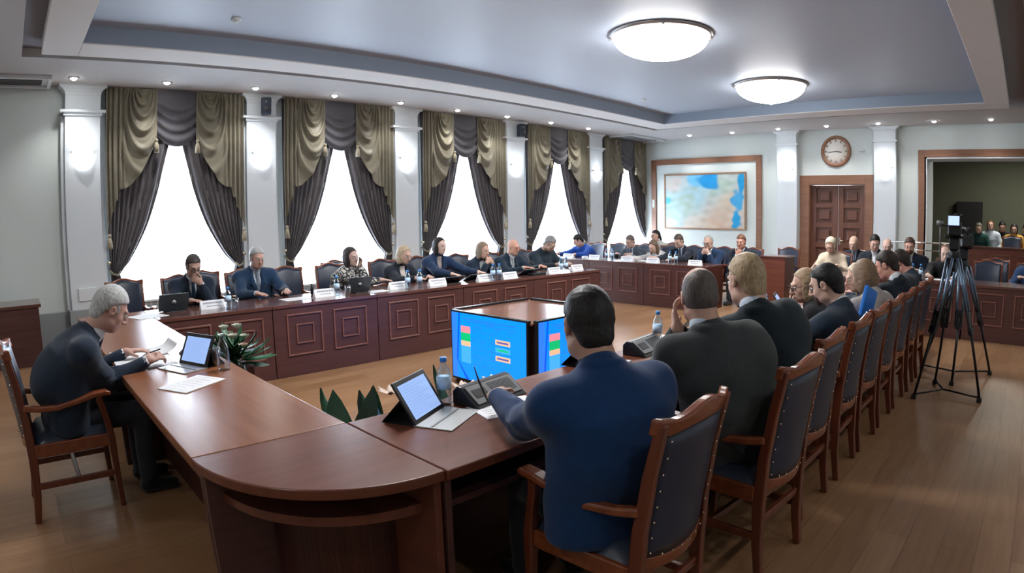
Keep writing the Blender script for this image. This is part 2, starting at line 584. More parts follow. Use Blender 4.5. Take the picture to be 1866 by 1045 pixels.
# pilasters
def pilaster(n, cx, back=False):
    o = empty('trim_%d' % n, (0, 0, 0), kind='structure')
    w = .2375
    if not back:
        yb, ys = WALLY, 8.84
        MB().box(cx - w, cx + w, ys, yb, .52, 3.06).build('pilaster_shaft', G['white_paint'], o, .004)
        MB().box(cx - w - .05, cx - w, ys + .07, yb, .52, 3.06).box(cx + w, cx + w + .05, ys + .07, yb, .52, 3.06).build('pilaster_edge', G['white_paint'], o, .004)
        MB().box(cx - w - .04, cx + w + .04, ys - .03, yb, .0, .52).build('pilaster_base', G['plinth_paint'], o, .006)
        c = MB()
        c.box(cx - w - .02, cx + w + .02, ys - .02, yb, 3.06, 3.10)
        c.box(cx - w - .07, cx + w + .07, ys - .05, yb, 3.10, 3.135)
        c.box(cx - w - .0, cx + w + .0, ys - .0, yb, 3.135, 3.33)
        # flared top
        prof = [(0, 3.33), (.012, 3.38), (.045, 3.42), (.085, 3.445), (.085, SOFFIT)]
        for (a, z0), (b, z1) in zip(prof, prof[1:]):
            vs = []
            for e, z in ((a, z0), (b, z1)):
                vs += [(cx - w - e, ys - e * .5, z), (cx + w + e, ys - e * .5, z), (cx + w + e, yb, z), (cx - w - e, yb, z)]
            c.add(vs, [(0, 1, 5, 4), (1, 2, 6, 5), (3, 0, 4, 7), (4, 5, 6, 7), (3, 2, 1, 0)])
        c.build('pilaster_capital', G['white_paint'], o, .003)
    else:
        xb, xs = WALLX, WALLX - .16
        MB().box(xs, xb, cx - w, cx + w, .46, 3.14).build('pilaster_shaft', G['white_paint'], o, .004)
        MB().box(xs - .03, xb, cx - w - .04, cx + w + .04, 0, .46).build('pilaster_base', G['plinth_paint'], o, .006)
        c = MB()
        c.box(xs - .03, xb, cx - w - .03, cx + w + .03, 3.14, 3.18)
        c.box(xs, xb, cx - w, cx + w, 3.18, 3.36)
        prof = [(0, 3.36), (.012, 3.40), (.045, 3.43), (.085, 3.45), (.085, SOFFIT)]
        for (a, z0), (b, z1) in zip(prof, prof[1:]):
            vs = []
            for e, z in ((a, z0), (b, z1)):
                vs += [(xs - e * .5, cx - w - e, z), (xb, cx - w - e, z), (xb, cx + w + e, z), (xs - e * .5, cx + w + e, z)]
            c.add(vs, [(0, 1, 5, 4), (2, 3, 7, 6), (3, 0, 4, 7), (4, 5, 6, 7), (3, 2, 1, 0)])
        c.build('pilaster_capital', G['white_paint'], o, .003)
for i, c in enumerate(PIL_C): pilaster(5 + i, c)
pilaster(10, 4.975, True)
pilaster(11, 2.745, True)

# ceiling: lit ring, groove, hanging frame, recessed stretch ceiling
A = dict(x0=.62, x1=10.95, y0=.55, y1=6.69)          # inner edge of the hanging frame
B_ = dict(x0=.23, x1=11.53, y0=.17, y1=7.20)         # outer edge of the hanging frame
Gv = dict(x0=.03, x1=11.90, y0=-.10, y1=7.52)        # outer edge of the groove
def ring(mb, o, i, z0, z1, mi=0):
    mb.box(o['x0'], i['x0'], o['y0'], o['y1'], z0, z1, mi)
    mb.box(i['x1'], o['x1'], o['y0'], o['y1'], z0, z1, mi)
    mb.box(i['x0'], i['x1'], o['y0'], i['y0'], z0, z1, mi)
    mb.box(i['x0'], i['x1'], i['y1'], o['y1'], z0, z1, mi)
    return mb
OUT = dict(x0=NEG_X - .2, x1=WALLX + .3, y0=NEG_Y - .2, y1=WALLY + .3)
ce = empty('ceiling', (0, 0, 0), kind='structure')
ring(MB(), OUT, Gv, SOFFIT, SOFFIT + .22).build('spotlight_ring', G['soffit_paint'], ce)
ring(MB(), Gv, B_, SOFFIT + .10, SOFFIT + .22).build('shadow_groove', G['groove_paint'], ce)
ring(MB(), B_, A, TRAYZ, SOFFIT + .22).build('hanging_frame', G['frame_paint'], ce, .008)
e = .004
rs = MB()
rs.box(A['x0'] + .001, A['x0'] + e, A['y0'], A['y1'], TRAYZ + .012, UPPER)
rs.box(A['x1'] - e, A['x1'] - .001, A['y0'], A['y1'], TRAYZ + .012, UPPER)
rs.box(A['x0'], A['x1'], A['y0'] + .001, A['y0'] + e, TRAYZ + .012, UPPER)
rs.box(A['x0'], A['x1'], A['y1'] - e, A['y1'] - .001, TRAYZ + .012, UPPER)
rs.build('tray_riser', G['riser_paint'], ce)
MB().box(A['x0'], A['x1'], A['y0'], A['y1'], UPPER, UPPER + .07).build('stretch_panel', G['stretch_ceiling'], ce)
MB().box(OUT['x0'], OUT['x1'], OUT['y0'], OUT['y1'], SOFFIT + .22, SOFFIT + .3).build('ceiling_slab', G['soffit_paint'], ce)

# gallery room beyond the opening, on a raised floor
gx0, gx1 = WALLX + .32, 18.0
struct('floor_gallery', MB().box(WALLX + .2, gx1, NEG_Y - .3, OY1 + 1.5, -.12, .28), G['carpet_dark'])
struct('wall_gallery_back', MB().box(gx1, gx1 + .2, NEG_Y - .5, OY1 + 1.7, 0, 3.6), G['gallery_wall_paint'])
struct('wall_gallery_left', MB().box(gx0, gx1, OY1 + 1.5, OY1 + 1.7, 0, 3.6), G['gallery_wall_paint'])
struct('wall_gallery_right', MB().box(gx0, gx1, NEG_Y - .5, NEG_Y - .3, 0, 3.6), G['gallery_wall_paint'])
struct('ceiling_gallery', MB().box(gx0, gx1 + .2, NEG_Y - .5, OY1 + 1.7, 3.3, 3.5), G['gallery_wall_paint'])
g = MB().box(gx1 - .24, gx1 - .02, .98, 1.66, .28, 2.06)
tag(g.build('equipment_cabinet', G['gallery_dark'], bevel=.01), 'tall black cabinet standing against the olive wall of the dark gallery', 'cabinet')

# handrail in front of the gallery
hr = empty('handrail', (13.1, 1.4, 0), label='low metal handrail in front of the gallery opening beside the door pilaster', cat='railing')
MB().tube([(0, -.1, 1.10), (0, 1.15, 1.10)], .018).build('top_rail', G['chrome'], hr)
MB().tube([(0, -.1, .95), (0, 1.15, .95)], .012).build('lower_rail', G['chrome'], hr)
for y in (0.0, 1.1): MB().tube([(0, y, 0), (0, y, 1.10)], .016).build('post', G['chrome'], hr)

light('gallery_fill_light', 'AREA', (15.8, -.2, 3.25), 45, (1, .97, .85), 1.5, 1.5)  # added area lamp that brightens the dark gallery, no fixture belongs to it

# ================================================================== ceiling lamps and wall lamps
def dome(x, y, lab, grp):
    o = empty('ceiling_lamp', (x, y, UPPER), label=lab, cat='lamp', group=grp)
    R = .565
    prof = [(R, -.015), (R - .02, -.05)]
    for i in range(1, 9):
        a = i / 8 * PI / 2
        prof.append(((R - .02) * math.cos(a) + .001, -.05 - .235 * math.sin(a) * (0.94 + .06 * math.sin(a))))
    MB().lathe(prof, seg=48).build('lamp_shade', G['lamp_glass'], o)
    MB().lathe([(R - .01, 0), (R + .035, 0), (R + .035, -.02), (R + .012, -.04), (R - .01, -.04), (R - .01, 0)], seg=48).build('metal_ring', G['ring_metal'], o)
    MB().lathe([(.001, -.318), (.035, -.312), (.03, -.29), (.001, -.28)], seg=16).build('finial', G['lamp_glass'], o)
    for k in range(4):
        a = k * PI / 2 + .6
        MB().box(-.02, .02, -.012, .012, -.05, -.0).build('clip', G['ring_metal'], o).matrix_local = Matrix.Translation((math.cos(a) * (R + .012), math.sin(a) * (R + .012), -.01)) @ Matrix.Rotation(a, 4, 'Z')
    light('lamp_light', 'SPOT', (0, 0, -.36), 190, (1, .98, .95), .4, parent=o, spot_size=2.97, spot_blend=.6)
    return o
dome(6.00, 3.67, 'large glowing dome lamp on the ceiling nearest the viewer', 'dome lamps in the tray ceiling')
dome(9.28, 3.67, 'glowing dome lamp on the ceiling in front of the door and clock wall', 'dome lamps in the tray ceiling')
dome(2.70, 3.67, 'dome lamp on the ceiling above the chairman end of the tables', 'dome lamps in the tray ceiling')

SPOT = [(0.69, 8.44), (1.92, 8.44), (3.2, 8.41), (4.51, 8.45), (5.75, 8.46), (7.01, 8.51), (8.21, 8.48), (9.41, 8.44), (10.61, 8.42),
        (13.03, 7.26), (13.06, 6.15), (12.98, 4.99), (12.99, 3.89), (12.96, 2.77), (13.0, 1.64), (12.99, 0.54)]
SPOTLAB = ['above the pilaster left of the first window', 'above the first curtained window', 'above the pilaster carrying the leftmost wall speaker',
           'above the second curtained window', 'above the pilaster between second and third window', 'above the third curtained window',
           'above the pilaster with the second wall speaker', 'above the fourth curtained window', 'above the last pilaster of the window wall',
           'above the left half of the wall map', 'above the right edge of the wall map', 'above the pilaster left of the door',
           'above the round wall clock', 'above the pilaster right of the door', 'above the left edge of the gallery opening', 'above the gallery opening, rightmost of its row']
sp0 = None
for (x, y), lb in zip(SPOT, SPOTLAB):
    if sp0 is None:
        sp0 = o = empty('recessed_spotlight', (x, y, SOFFIT), cat='spotlight')
        MB().lathe([(.045, .0), (.066, 0), (.07, -.008), (.05, -.012), (.044, -.004)], seg=20).build('bezel', G['sconce_metal'], o)
        MB().lathe([(.001, -.034), (.025, -.030), (.042, -.014), (.045, -.001)], seg=20).build('bulb', G['spot_glass'], o)
    else:
        o = copy_tree(sp0)
    place(o, (x, y, SOFFIT), 0, 'small bright recessed spotlight ' + lb, 'recessed spotlights around the ceiling ring')
    light('spot_light', 'SPOT', (x, y, SOFFIT - .05), 24, (1, .97, .93), .04, spot_size=2.0, spot_blend=.7)

# unseen copies of the spotlights added behind and beside the viewer, for light there
ORD = ('first', 'second', 'third', 'fourth', 'fifth', 'sixth', 'seventh', 'eighth')
for k in range(8):
    o = copy_tree(sp0)
    place(o, (.7 + 1.45 * k, -1.1, SOFFIT), 0, 'added unseen spotlight behind the near row, %s from the corner above the viewer' % ORD[k], 'added spotlights above the viewer')
    light('spot_light', 'SPOT', (.7 + 1.45 * k, -1.1, SOFFIT - .05), 16, (1, .97, .93), .04, spot_size=2.3, spot_blend=.7)
for k in range(6):
    o = copy_tree(sp0)
    place(o, (-1.2, .3 + 1.4 * k, SOFFIT), 0, 'added unseen spotlight behind the chairman, %s from the corner above the viewer' % ORD[k], 'added spotlights above the viewer')
    light('spot_light', 'SPOT', (-1.2, .3 + 1.4 * k, SOFFIT - .05), 16, (1, .97, .93), .04, spot_size=2.3, spot_blend=.7)

# wall sconces: glowing half bowls
def sconce():
    o = empty('wall_sconce', cat='wall lamp')
    m = MB()
    vs, fs = [], []
    n, r = 12, 6
    for i in range(r + 1):
        a = i / r * PI / 2
        rad = .145 * math.cos(a) ** .6 if i < r else .004
        for j in range(n + 1):
            t = PI * j / n
            vs.append((math.cos(t) * rad, -math.sin(t) * rad * .75, -.2 * math.sin(a)))
    for i in range(r):
        for j in range(n):
            a = i * (n + 1) + j
            fs.append((a, a + 1, a + n + 2, a + n + 1))
    m.add(vs, fs, 0, True)
    m.build('lamp_shade', G['sconce_glass'], o)
    MB().box(-.15, .15, -.014, 0, .0, .035).box(-.15, -.14, -.05, 0, .0, .03).box(.14, .15, -.05, 0, 0, .03).build('bracket', G['sconce_metal'], o, .002)
    return o
s0 = None
for i, c in enumerate(PIL_C):
    s0 = o = sconce() if s0 is None else copy_tree(s0)
    place(o, (c, 8.838, 2.56), 0, 'glowing glass wall lamp on the ' + ['pilaster left of the first window', 'pilaster with the leftmost wall speaker', 'pilaster between second and third window', 'pilaster with the second wall speaker', 'last pilaster of the window wall'][i], 'glass wall lamps on the pilasters')
for y, lb in ((4.975, 'glowing glass wall lamp on the pilaster between map and door'), (2.745, 'glowing glass wall lamp on the pilaster between door and gallery')):
    o = copy_tree(s0)
    place(o, (WALLX - .162, y, 2.58), -PI / 2, lb)
for i, c in enumerate(PIL_C): light('sconce_light', 'POINT', (c, 8.66, 2.72), .8, (.93, .97, 1.0), .06)
for y in (4.975, 2.745): light('sconce_light', 'POINT', (WALLX - .34, y, 2.74), .8, (.93, .97, 1.0), .06)

# ceiling air vents and detectors
def vent(x0, x1, y0, y1, lab):
    o = empty('ceiling_vent', (x0, y0, SOFFIT), label=lab, cat='air vent')
    w, h = x1 - x0, y1 - y0
    f = MB().box(0, w, 0, .05, -.05, 0).box(0, w, h - .05, h, -.05, 0).box(0, .05, .05, h - .05, -.05, 0).box(w - .05, w, .05, h - .05, -.05, 0)
    f.build('frame', G['vent_plastic'], o, .004)
    MB().box(.05, w - .05, .05, h - .05, -.02, -.005).build('backing', G['vent_plastic'], o)
    g = MB()
    k = 5
    for i in range(k):
        yy = .12 + (h - .24) * i / (k - 1)
        g.box(.12, w - .12, yy - .012, yy + .012, -.034, -.02)
    g.build('louvre_slats', G['vent_dark'], o)
vent(11.97, 13.5, 8.2, 8.95, 'wide white air conditioning vent in the ceiling corner above the last window')
vent(-1.2, .42, 8.36, 8.93, 'long white air conditioning vent on the ceiling at the near end of the window wall')
def det(x, y, z, lab, g=None):
    o = empty('smoke_detector', (x, y, z), label=lab, cat='smoke detector', group=g)
    MB().lathe([(.05, 0), (.055, -.012), (.04, -.03), (.02, -.045), (.001, -.047)], seg=20).build('housing', G['vent_plastic'], o)
det(2.05, 6.0, UPPER, 'small smoke detector on the blue ceiling above the first window bay')
det(9.19, 6.03, UPPER, 'tiny smoke detector on the blue ceiling near the far corner by the map')

# wall speakers
def speaker(x, lab):
    o = empty('wall_speaker', (x, 8.8, 3.27), -.35, lab, 'speaker')
    MB().box(-.075, .075, -.16, -.02, -.125, .125).build('cabinet', G['wall_speaker'], o, .015)
    MB().lathe([(.001, 0), (.05, .0), (.052, .006), (.001, .006)], seg=20).build('driver', G['dark_grey_plastic'], o).matrix_local = Matrix.Translation((0, -.160, -.04)) @ Matrix.Rotation(PI / 2, 4, 'X')
    MB().lathe([(.001, 0), (.018, .0), (.02, .005), (.001, .005)], seg=16).build('tweeter', G['grey_plastic'], o).matrix_local = Matrix.Translation((0, -.160, .06)) @ Matrix.Rotation(PI / 2, 4, 'X')
    MB().box(-.02, .02, -.03, .06, -.02, .02).build('bracket', G['black_metal'], o)
speaker(3.52, 'black loudspeaker on the second pilaster, nearer of the two wall speakers')
speaker(8.86, 'black loudspeaker on the fourth pilaster, farther of the two wall speakers')

# clock
ck = empty('wall_clock', (WALLX, 3.86, 2.985), label='round wall clock with brown rim and pale face above the door', cat='clock')
ck.rotation_euler = (0, -PI / 2, 0)     # local z points into the room (-x)
MB().lathe([(.27, 0), (.345, 0), (.345, .03), (.32, .05), (.285, .045), (.27, .03), (.27, 0)], seg=48).build('rim', G['frame_oak'], ck)
MB().lathe([(.001, .02), (.275, .02), (.28, .0)], seg=48).build('face', G['clock_face'], ck)
for k in range(12):
    a = k * PI / 6
    MB().box(-.03, .03, -.012, .012, 0, .004).build('hour_mark', G['picture_frame_wood'], ck).matrix_local = Matrix.Translation((math.cos(a) * .235, math.sin(a) * .235, .021)) @ Matrix.Rotation(a, 4, 'Z')
# local x = up, local y = +y world?; hands roughly at a quarter to three
MB().box(-.006, .006, -.02, .19, 0, .004).build('minute_hand', G['black_metal'], ck).matrix_local = Matrix.Translation((0, 0, .026)) @ Matrix.Rotation(.12, 4, 'Z')
MB().box(-.008, .008, -.13, .02, 0, .004).build('hour_hand', G['black_metal'], ck).matrix_local = Matrix.Translation((0, 0, .029)) @ Matrix.Rotation(-.18, 4, 'Z')
pd = empty('motion_detector', (WALLX, 3.28, 2.98), label='small white half-dome detector on the wall right of the clock', cat='detector')
MB().lathe([(.075, -.02), (.07, .02), (.04, .045), (.001, .05)], seg=20).build('housing', G['vent_plastic'], pd)

# electrical plate on the first pilaster
tag(MB().box(.72, .96, 8.815, 8.84, .63, .80).build('junction_cover', G['white_paint'], bevel=.004), 'white rectangular cover plate low on the pilaster left of the first window', 'cover plate')
tag(MB().box(WALLX - .055, WALLX - .04, 8.61, 8.67, 1.75, 1.95).build('thermostat', G['vent_plastic'], bevel=.004), 'small white thermostat on the wooden frame left of the map', 'thermostat')

# the wall map: a painted sheet in a frame
mp_ = empty('wall_map', (WALLX, 0, 0), label='large framed wall map with pale blue, sand and bright blue areas', cat='map')
NY, NZ = 150, 90
ya, yb, za, zb = 8.28, 6.09, 1.25, 2.55
U, V = np.meshgrid(np.linspace(0, 1, NY), np.linspace(0, 1, NZ), indexing='ij')   # u: left to right, v: bottom to top
rng = np.random.RandomState(3)
def wob(s, seed):
    r = np.random.RandomState(seed); out = 0
    for _ in range(7):
        a = r.uniform(0, 2 * PI); f = s * r.uniform(.5, 1.8); out = out + np.sin((U * 1.7 * math.cos(a) + V * math.sin(a)) * f + r.uniform(0, 6)) / 7 * 2
    return out
n1, n2, n3 = wob(14, 1), wob(30, 2), wob(9, 5)
def blob(cu, cv, ru, rv, soft=.5, n=n1, amp=.35):
    d = ((U - cu) / ru) ** 2 + ((V - cv) / rv) ** 2
    return 1 / (1 + np.exp((np.sqrt(d) - 1 + amp * n) / (soft * .25)))
colr = np.zeros((NY, NZ, 3)) + np.array([.50, .58, .56])
def mixc(c, m):
    global colr
    colr = colr * (1 - m[..., None]) + np.array(c) * m[..., None]
mixc([.62, .52, .42], blob(.62, .15, .45, .5, .9))
mixc([.60, .42, .30], blob(.68, .25, .16, .38, .6, n2))
mixc([.62, .50, .36], blob(.75, .55, .16, .2, .8))
mixc([.36, .56, .62], blob(.38, .62, .28, .3, 1.2))
mixc([.42, .62, .70], blob(.1, .35, .12, .35, .8, n2))
mixc([.60, .55, .50], blob(.12, .86, .18, .14, .6))
mixc([.40, .52, .44], blob(.25, .45, .13, .18, 1.2, n2, .6))
mixc([.40, .52, .44], blob(.7, .8, .16, .14, 1.0, n2, .6))
mixc([.16, .52, .78], blob(.42, .93, .15, .16, .6))
mixc([.0, .30, .68], blob(.58, .95, .13, .17, .25))
mixc([.0, .32, .66], blob(.97, .78, .05, .2, .25))
mixc([.05, .38, .70], blob(.92, .48, .07, .18, .25, n2))
mixc([.0, .34, .66], blob(.9, .17, .05, .17, .25, n2))
mixc([.1, .48, .78], blob(.03, .52, .04, .07, .3))
mixc([.62, .58, .52], blob(.05, .06, .12, .1, .5))
colr = colr * (1 + .06 * n2[..., None]) * .85
vs = [(-.036, ya + (yb - ya) * u, za + (zb - za) * v) for u in np.linspace(0, 1, NY) for v in np.linspace(0, 1, NZ)]
fs = [(i * NZ + j, i * NZ + j + 1, (i + 1) * NZ + j + 1, (i + 1) * NZ + j) for i in range(NY - 1) for j in range(NZ - 1)]
mo = mesh_obj('map_sheet', vs, fs, G['map_paper'], mp_)
ca = mo.data.color_attributes.new('paint', 'FLOAT_COLOR', 'POINT')
ca.data.foreach_set('color', np.concatenate([np.clip(colr, 0, 1).reshape(-1, 3), np.ones((NY * NZ, 1))], 1).ravel())
_nt, _b = nodes(G['map_paper'])
_at = _nt.nodes.new('ShaderNodeAttribute'); _at.attribute_name = 'paint'
_nt.links.new(_at.outputs['Color'], _b.inputs['Base Color'])
f = MB().box(-.05, 0, ya, ya + .04, za - .04, zb + .04).box(-.05, 0, yb - .04, yb, za - .04, zb + .04).box(-.05, 0, yb, ya, zb, zb + .04).box(-.05, 0, yb, ya, za - .04, za)
f.build('picture_frame', G['picture_frame_wood'], mp_, .004)
MB().box(-.03, -.0, yb, ya, za, zb).build('backing_board', G['picture_frame_wood'], mp_)

# ================================================================== curtains
def surf(fn, nu, nv, u0=0, u1=1, v0=0, v1=1):
    vs = [fn(u0 + (u1 - u0) * i / nu, v0 + (v1 - v0) * j / nv) for i in range(nu + 1) for j in range(nv + 1)]
    fs = [(i * (nv + 1) + j, i * (nv + 1) + j + 1, (i + 1) * (nv + 1) + j + 1, (i + 1) * (nv + 1) + j) for i in range(nu) for j in range(nv)]
    return vs, fs

def lerp(a, b, t): return a + (b - a) * t
def pw(pts, t):
    """piecewise-smooth interpolation of (t,value) points"""
    if t <= pts[0][0]: return pts[0][1]
    for (a, x), (b, y) in zip(pts, pts[1:]):
        if t <= b:
            s = (t - a) / (b - a)
            return x + (y - x) * s
    return pts[-1][1]

CW = 1.01        # half width of a curtained bay
TOPZ = SOFFIT - .01
def curtain(c, lab, full=True):
    y0 = 8.93
    o = empty('curtain', (c, y0, 0), label=lab, cat='curtain', group='draped curtains of the window wall')
    # sheer behind
    def fs_(u, v):
        x = -1.0 + 2.0 * u
        return (x, .055 + .012 * math.sin(u * 150) + .006 * math.sin(u * 67), .30 + v * (TOPZ - .32))
    v_, f_ = surf(fs_, 300, 2)
    mesh_obj('sheer_panel', v_, f_, G['sheer_voile'], o, smooth=True)
    rnd = random.Random(int(c * 100))
    for sgn in (-1, 1):
        # umber tied drape.  v: 0 top, 1 at tie-back
        zt = .96
        def inner(v):       # inner edge, distance from centre, as it sweeps to the side
            return pw([(0, -.14), (.12, -.02), (.25, .06), (.32, .105), (.45, .19), (.55, .25), (.62, .305), (.70, .375), (.77, .45), (.83, .53), (.89, .62), (.94, .70), (.97, .77), (1, .85)], v)
        def dr(u, v, sgn=sgn):
            if v <= 1:
                z = TOPZ - v * (TOPZ - zt)
                xi, xo = inner(v), lerp(CW, .985, v)
                dep = lerp(.018, .028, v)
            else:
                w = (v - 1) / .35
                z = zt - w * (zt - .35)
                xi, xo = lerp(.86, .80, min(1, w * 2)), .985
                dep = .022
            x = xi + (xo - xi) * u
            ph = u * 9.5 * 2 * PI * (.75 + .25 * u)
            y = .012 + dep * math.sin(ph) + .4 * dep * math.sin(ph * .5 + 1.3) - .02 * math.exp(-((v - 1) / .05) ** 2)
            return (sgn * x, y, z)
        v_, f_ = surf(dr, 110, 40, 0, 1, 0, 1.35)
        mesh_obj('tied_drape', v_, f_, G['umber_satin'], o, smooth=True)
        MB().tube([(sgn * .84, -.03, zt + .02), (sgn * .90, -.055, zt - .035), (sgn * .97, -.04, zt - .01), (sgn * 1.0, .02, zt + .06)], .018, 8).build('tie_back', G['olive_satin'], o)
        MB().sphere((sgn * 1.0, -.02, zt + .14), .03).build('holdback_knob', G['brass'], o)
        # olive swag: catenary folds inside, pleated cascade outside
        def lower(x):      # bottom edge against distance from centre
            if x < .30: return 2.72
            if x < .80:
                t = (x - .30) / .50
                return 2.72 - .64 * math.sin(t * PI / 2) ** .95
            # zigzag cascade going down towards the side
            t = (x - .80) / (CW - .80)
            st = t * 4
            k = min(3, math.floor(st))
            fr = st - k
            return 2.06 - .15 * k - (.15 * (fr - .45) / .55 if fr > .45 else -.03 * math.sin(fr / .45 * PI))
        xin = .285
        def sw(u, v, sgn=sgn):
            x = xin + (CW - xin) * u
            zb = lower(x)
            z = TOPZ - v * (TOPZ - zb)
            # swag folds gather around the top point g
            gx = .50
            dx = (x - gx)
            side = 1 / (1 + math.exp((x - .76) / .018))
            rr = math.sqrt((dx / .30) ** 2 * 1.0 + ((TOPZ - z) / 1.0) ** 2 + .02)
            sag = (TOPZ - z) - .95 * (abs(dx) / .30) ** 2 * -.0
            q = (TOPZ - z) + 1.9 * dx * dx * (1 if dx < 0 else 1.4) / (.12 + (TOPZ - z) * .42)
            fold = (.026 * math.sin(q * 58 / (1 + q * .75)) + .008 * math.sin(q * 116 / (1 + q * .75) + .8)) * min(1, (TOPZ - z) / .12) * min(1, max(0, (x - xin) / .05))
            pleat = .024 * math.sin(x * 92) + .010 * math.sin(x * 41 + 1)
            vert = .012 * math.sin(x * 60) * math.exp(-(TOPZ - z) / .2)
            belly = -.05 * side * math.sin(min(1, max(0, (x - xin) / .42)) * PI) * min(1, (TOPZ - z) / .6)
            y = -.055 + side * (fold + vert * .4) + (1 - side) * pleat + belly
            return (sgn * x, y, z)
        v_, f_ = surf(sw, 130, 90)
        mesh_obj('olive_swag', v_, f_, G['olive_satin'], o, smooth=True)
        for (tx, tz) in ((.30, 2.74), (.985, 1.46)):
            t = MB()
            t.sphere((sgn * tx, -.09, tz), .026)
            t.lathe([(.001, 0), (.022, -.01), (.034, -.06), (.04, -.15), (.001, -.152)], (sgn * tx, -.09, tz - .02), 12)
            t.build('tassel', G['tassel_gold'], o)
    # centre valance with horizontal scallops
    def va(u, v):
        x = -.30 + .60 * u
        zb = 2.66 + .19 * abs(2 * u - 1) ** 2.4
        z = TOPZ - v * (TOPZ - zb)
        q = (TOPZ - z) + .0 - .16 * (1 - (2 * u - 1) ** 2)
        y = -.035 + .016 * math.sin(q * 42) * min(1, max(0, (TOPZ - z - .18) / .15)) - .03 * math.sin(u * PI)
        return (x, y, z)
    v_, f_ = surf(va, 40, 70)
    mesh_obj('centre_valance', v_, f_, G['valance_satin'], o, smooth=True)
    MB().box(-CW, CW, -.02, .04, TOPZ - .012, TOPZ + .008).build('curtain_rail', G['white_paint'], o)
    return o
for c, lb in zip(WIN_C, ('olive swagged curtains with tied umber drapes at the first, pinkish window', 'olive swagged curtains and umber drapes behind the woman in the patterned top',
                         'olive swagged curtains and umber drapes of the third window, in the middle of the row', 'olive swagged curtains at the fourth window behind the man with lowered grey head',
                         'shaded olive curtains of the last window beside the map, under the air vent')):
    curtain(c, lb)
# ================================================================== desks
HT = 0.73
UL = 1.216

def square_molding(mb, cx, cz, w, h, t=.017, p=.012, y=0.0):
    """mitred-looking square frame standing proud of a front at y (facing -y)"""
    mb.box(cx - w / 2, cx + w / 2, y - p, y, cz + h / 2 - t, cz + h / 2)
    mb.box(cx - w / 2, cx + w / 2, y - p, y, cz - h / 2, cz - h / 2 + t)
    mb.box(cx - w / 2, cx - w / 2 + t, y - p, y, cz - h / 2 + t, cz + h / 2 - t)
    mb.box(cx + w / 2 - t, cx + w / 2, y - p, y, cz - h / 2 + t, cz + h / 2 - t)

def desk_unit(L, lab, group, D=.70, topmat='window_desk_top_wood', front='desk_front_wood', panels=(-.265, .265)):
    o = empty('conference_desk', label=lab, cat='desk', group=group)
    t = MB().box(-L / 2 + .002, L / 2 - .002, -.012, D, HT - .034, HT)
    t.build('desktop', G[topmat], o, .004)
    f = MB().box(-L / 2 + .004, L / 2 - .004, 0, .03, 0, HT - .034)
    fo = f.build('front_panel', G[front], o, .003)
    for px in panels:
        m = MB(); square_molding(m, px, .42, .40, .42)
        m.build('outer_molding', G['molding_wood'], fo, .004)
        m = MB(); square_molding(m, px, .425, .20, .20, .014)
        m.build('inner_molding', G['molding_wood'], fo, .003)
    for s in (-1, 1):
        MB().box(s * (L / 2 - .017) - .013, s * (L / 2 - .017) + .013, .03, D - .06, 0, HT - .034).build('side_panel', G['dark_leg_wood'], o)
    MB().box(-L / 2 + .03, L / 2 - .03, .03, D - .2, .55, .57).build('shelf', G['dark_leg_wood'], o)
    return o

proto = desk_unit(UL, 'x', 'panelled desks of the window row')
wl = ['behind the flower arrangement', 'in front of the man with the grey tie', 'in front of the blond woman in black',
      'in front of the bald man', 'last of the window row']
for i in range(5):
    x0 = 1.055 + i * UL if i else 1.135
    x1 = 1.055 + (i + 1) * UL if i < 4 else 7.36
    o = proto if i == 1 else (copy_tree(proto) if 1 < i < 4 else desk_unit(x1 - x0, 'x', 'panelled desks of the window row'))
    place(o, ((x0 + x1) / 2, 5.65, 0), 0, 'dark reddish desk with square moldings, ' + wl[i])
proto2 = desk_unit(1.2, 'x', 'panelled desks of the rear row', topmat='window_desk_top_wood', front='desk_front_wood')
for i, (yc, lb) in enumerate(((5.25, 'below the man with folded hands'), (6.45, 'below the woman in white'), (7.65, 'below the person in the bright blue sweater'))):
    o = proto2 if i == 0 else copy_tree(proto2)
    place(o, (8.86, yc, 0), -PI / 2, 'reddish panelled desk of the rear row, ' + lb)
rl = ('under the two bottles beside the bearded man', 'behind the tripods', 'at the right edge, its square molding visible', 'beyond the right edge of the view')
for i, yc in enumerate((2.51, 1.295, .08, -1.135)):
    o = copy_tree(proto2)
    place(o, (8.86, yc, 0), -PI / 2, 'reddish panelled desk of the right row, ' + rl[i], 'panelled desks of the right row')
# cabinet block at the end of the rear row
o = empty('side_cabinet', (10.0, 3.72, 0), label='plain dark wooden cabinet standing beside the empty chair at the end of the rear row', cat='cabinet')
MB().box(0, .5, 0, .46, .0, .85).build('body', G['desk_front_wood_y'], o, .004)
MB().box(-.015, .515, -.015, .475, .85, .875).build('top', G['window_desk_top_wood'], o, .004)
# side desk by the left end of the window wall
o = empty('side_table', (-1.3, 8.08, 0), label='dark wooden side table against the wall at the far left', cat='table')
MB().box(0, 1.46, 0, .03, 0, .69).box(1.43, 1.46, .03, .68, 0, .69).box(0, .03, .03, .68, 0, .69).build('body', G['desk_front_wood'], o, .003)
MB().box(-.02, 1.49, -.02, .72, .69, .73).build('tabletop', G['window_desk_top_wood'], o, .006)

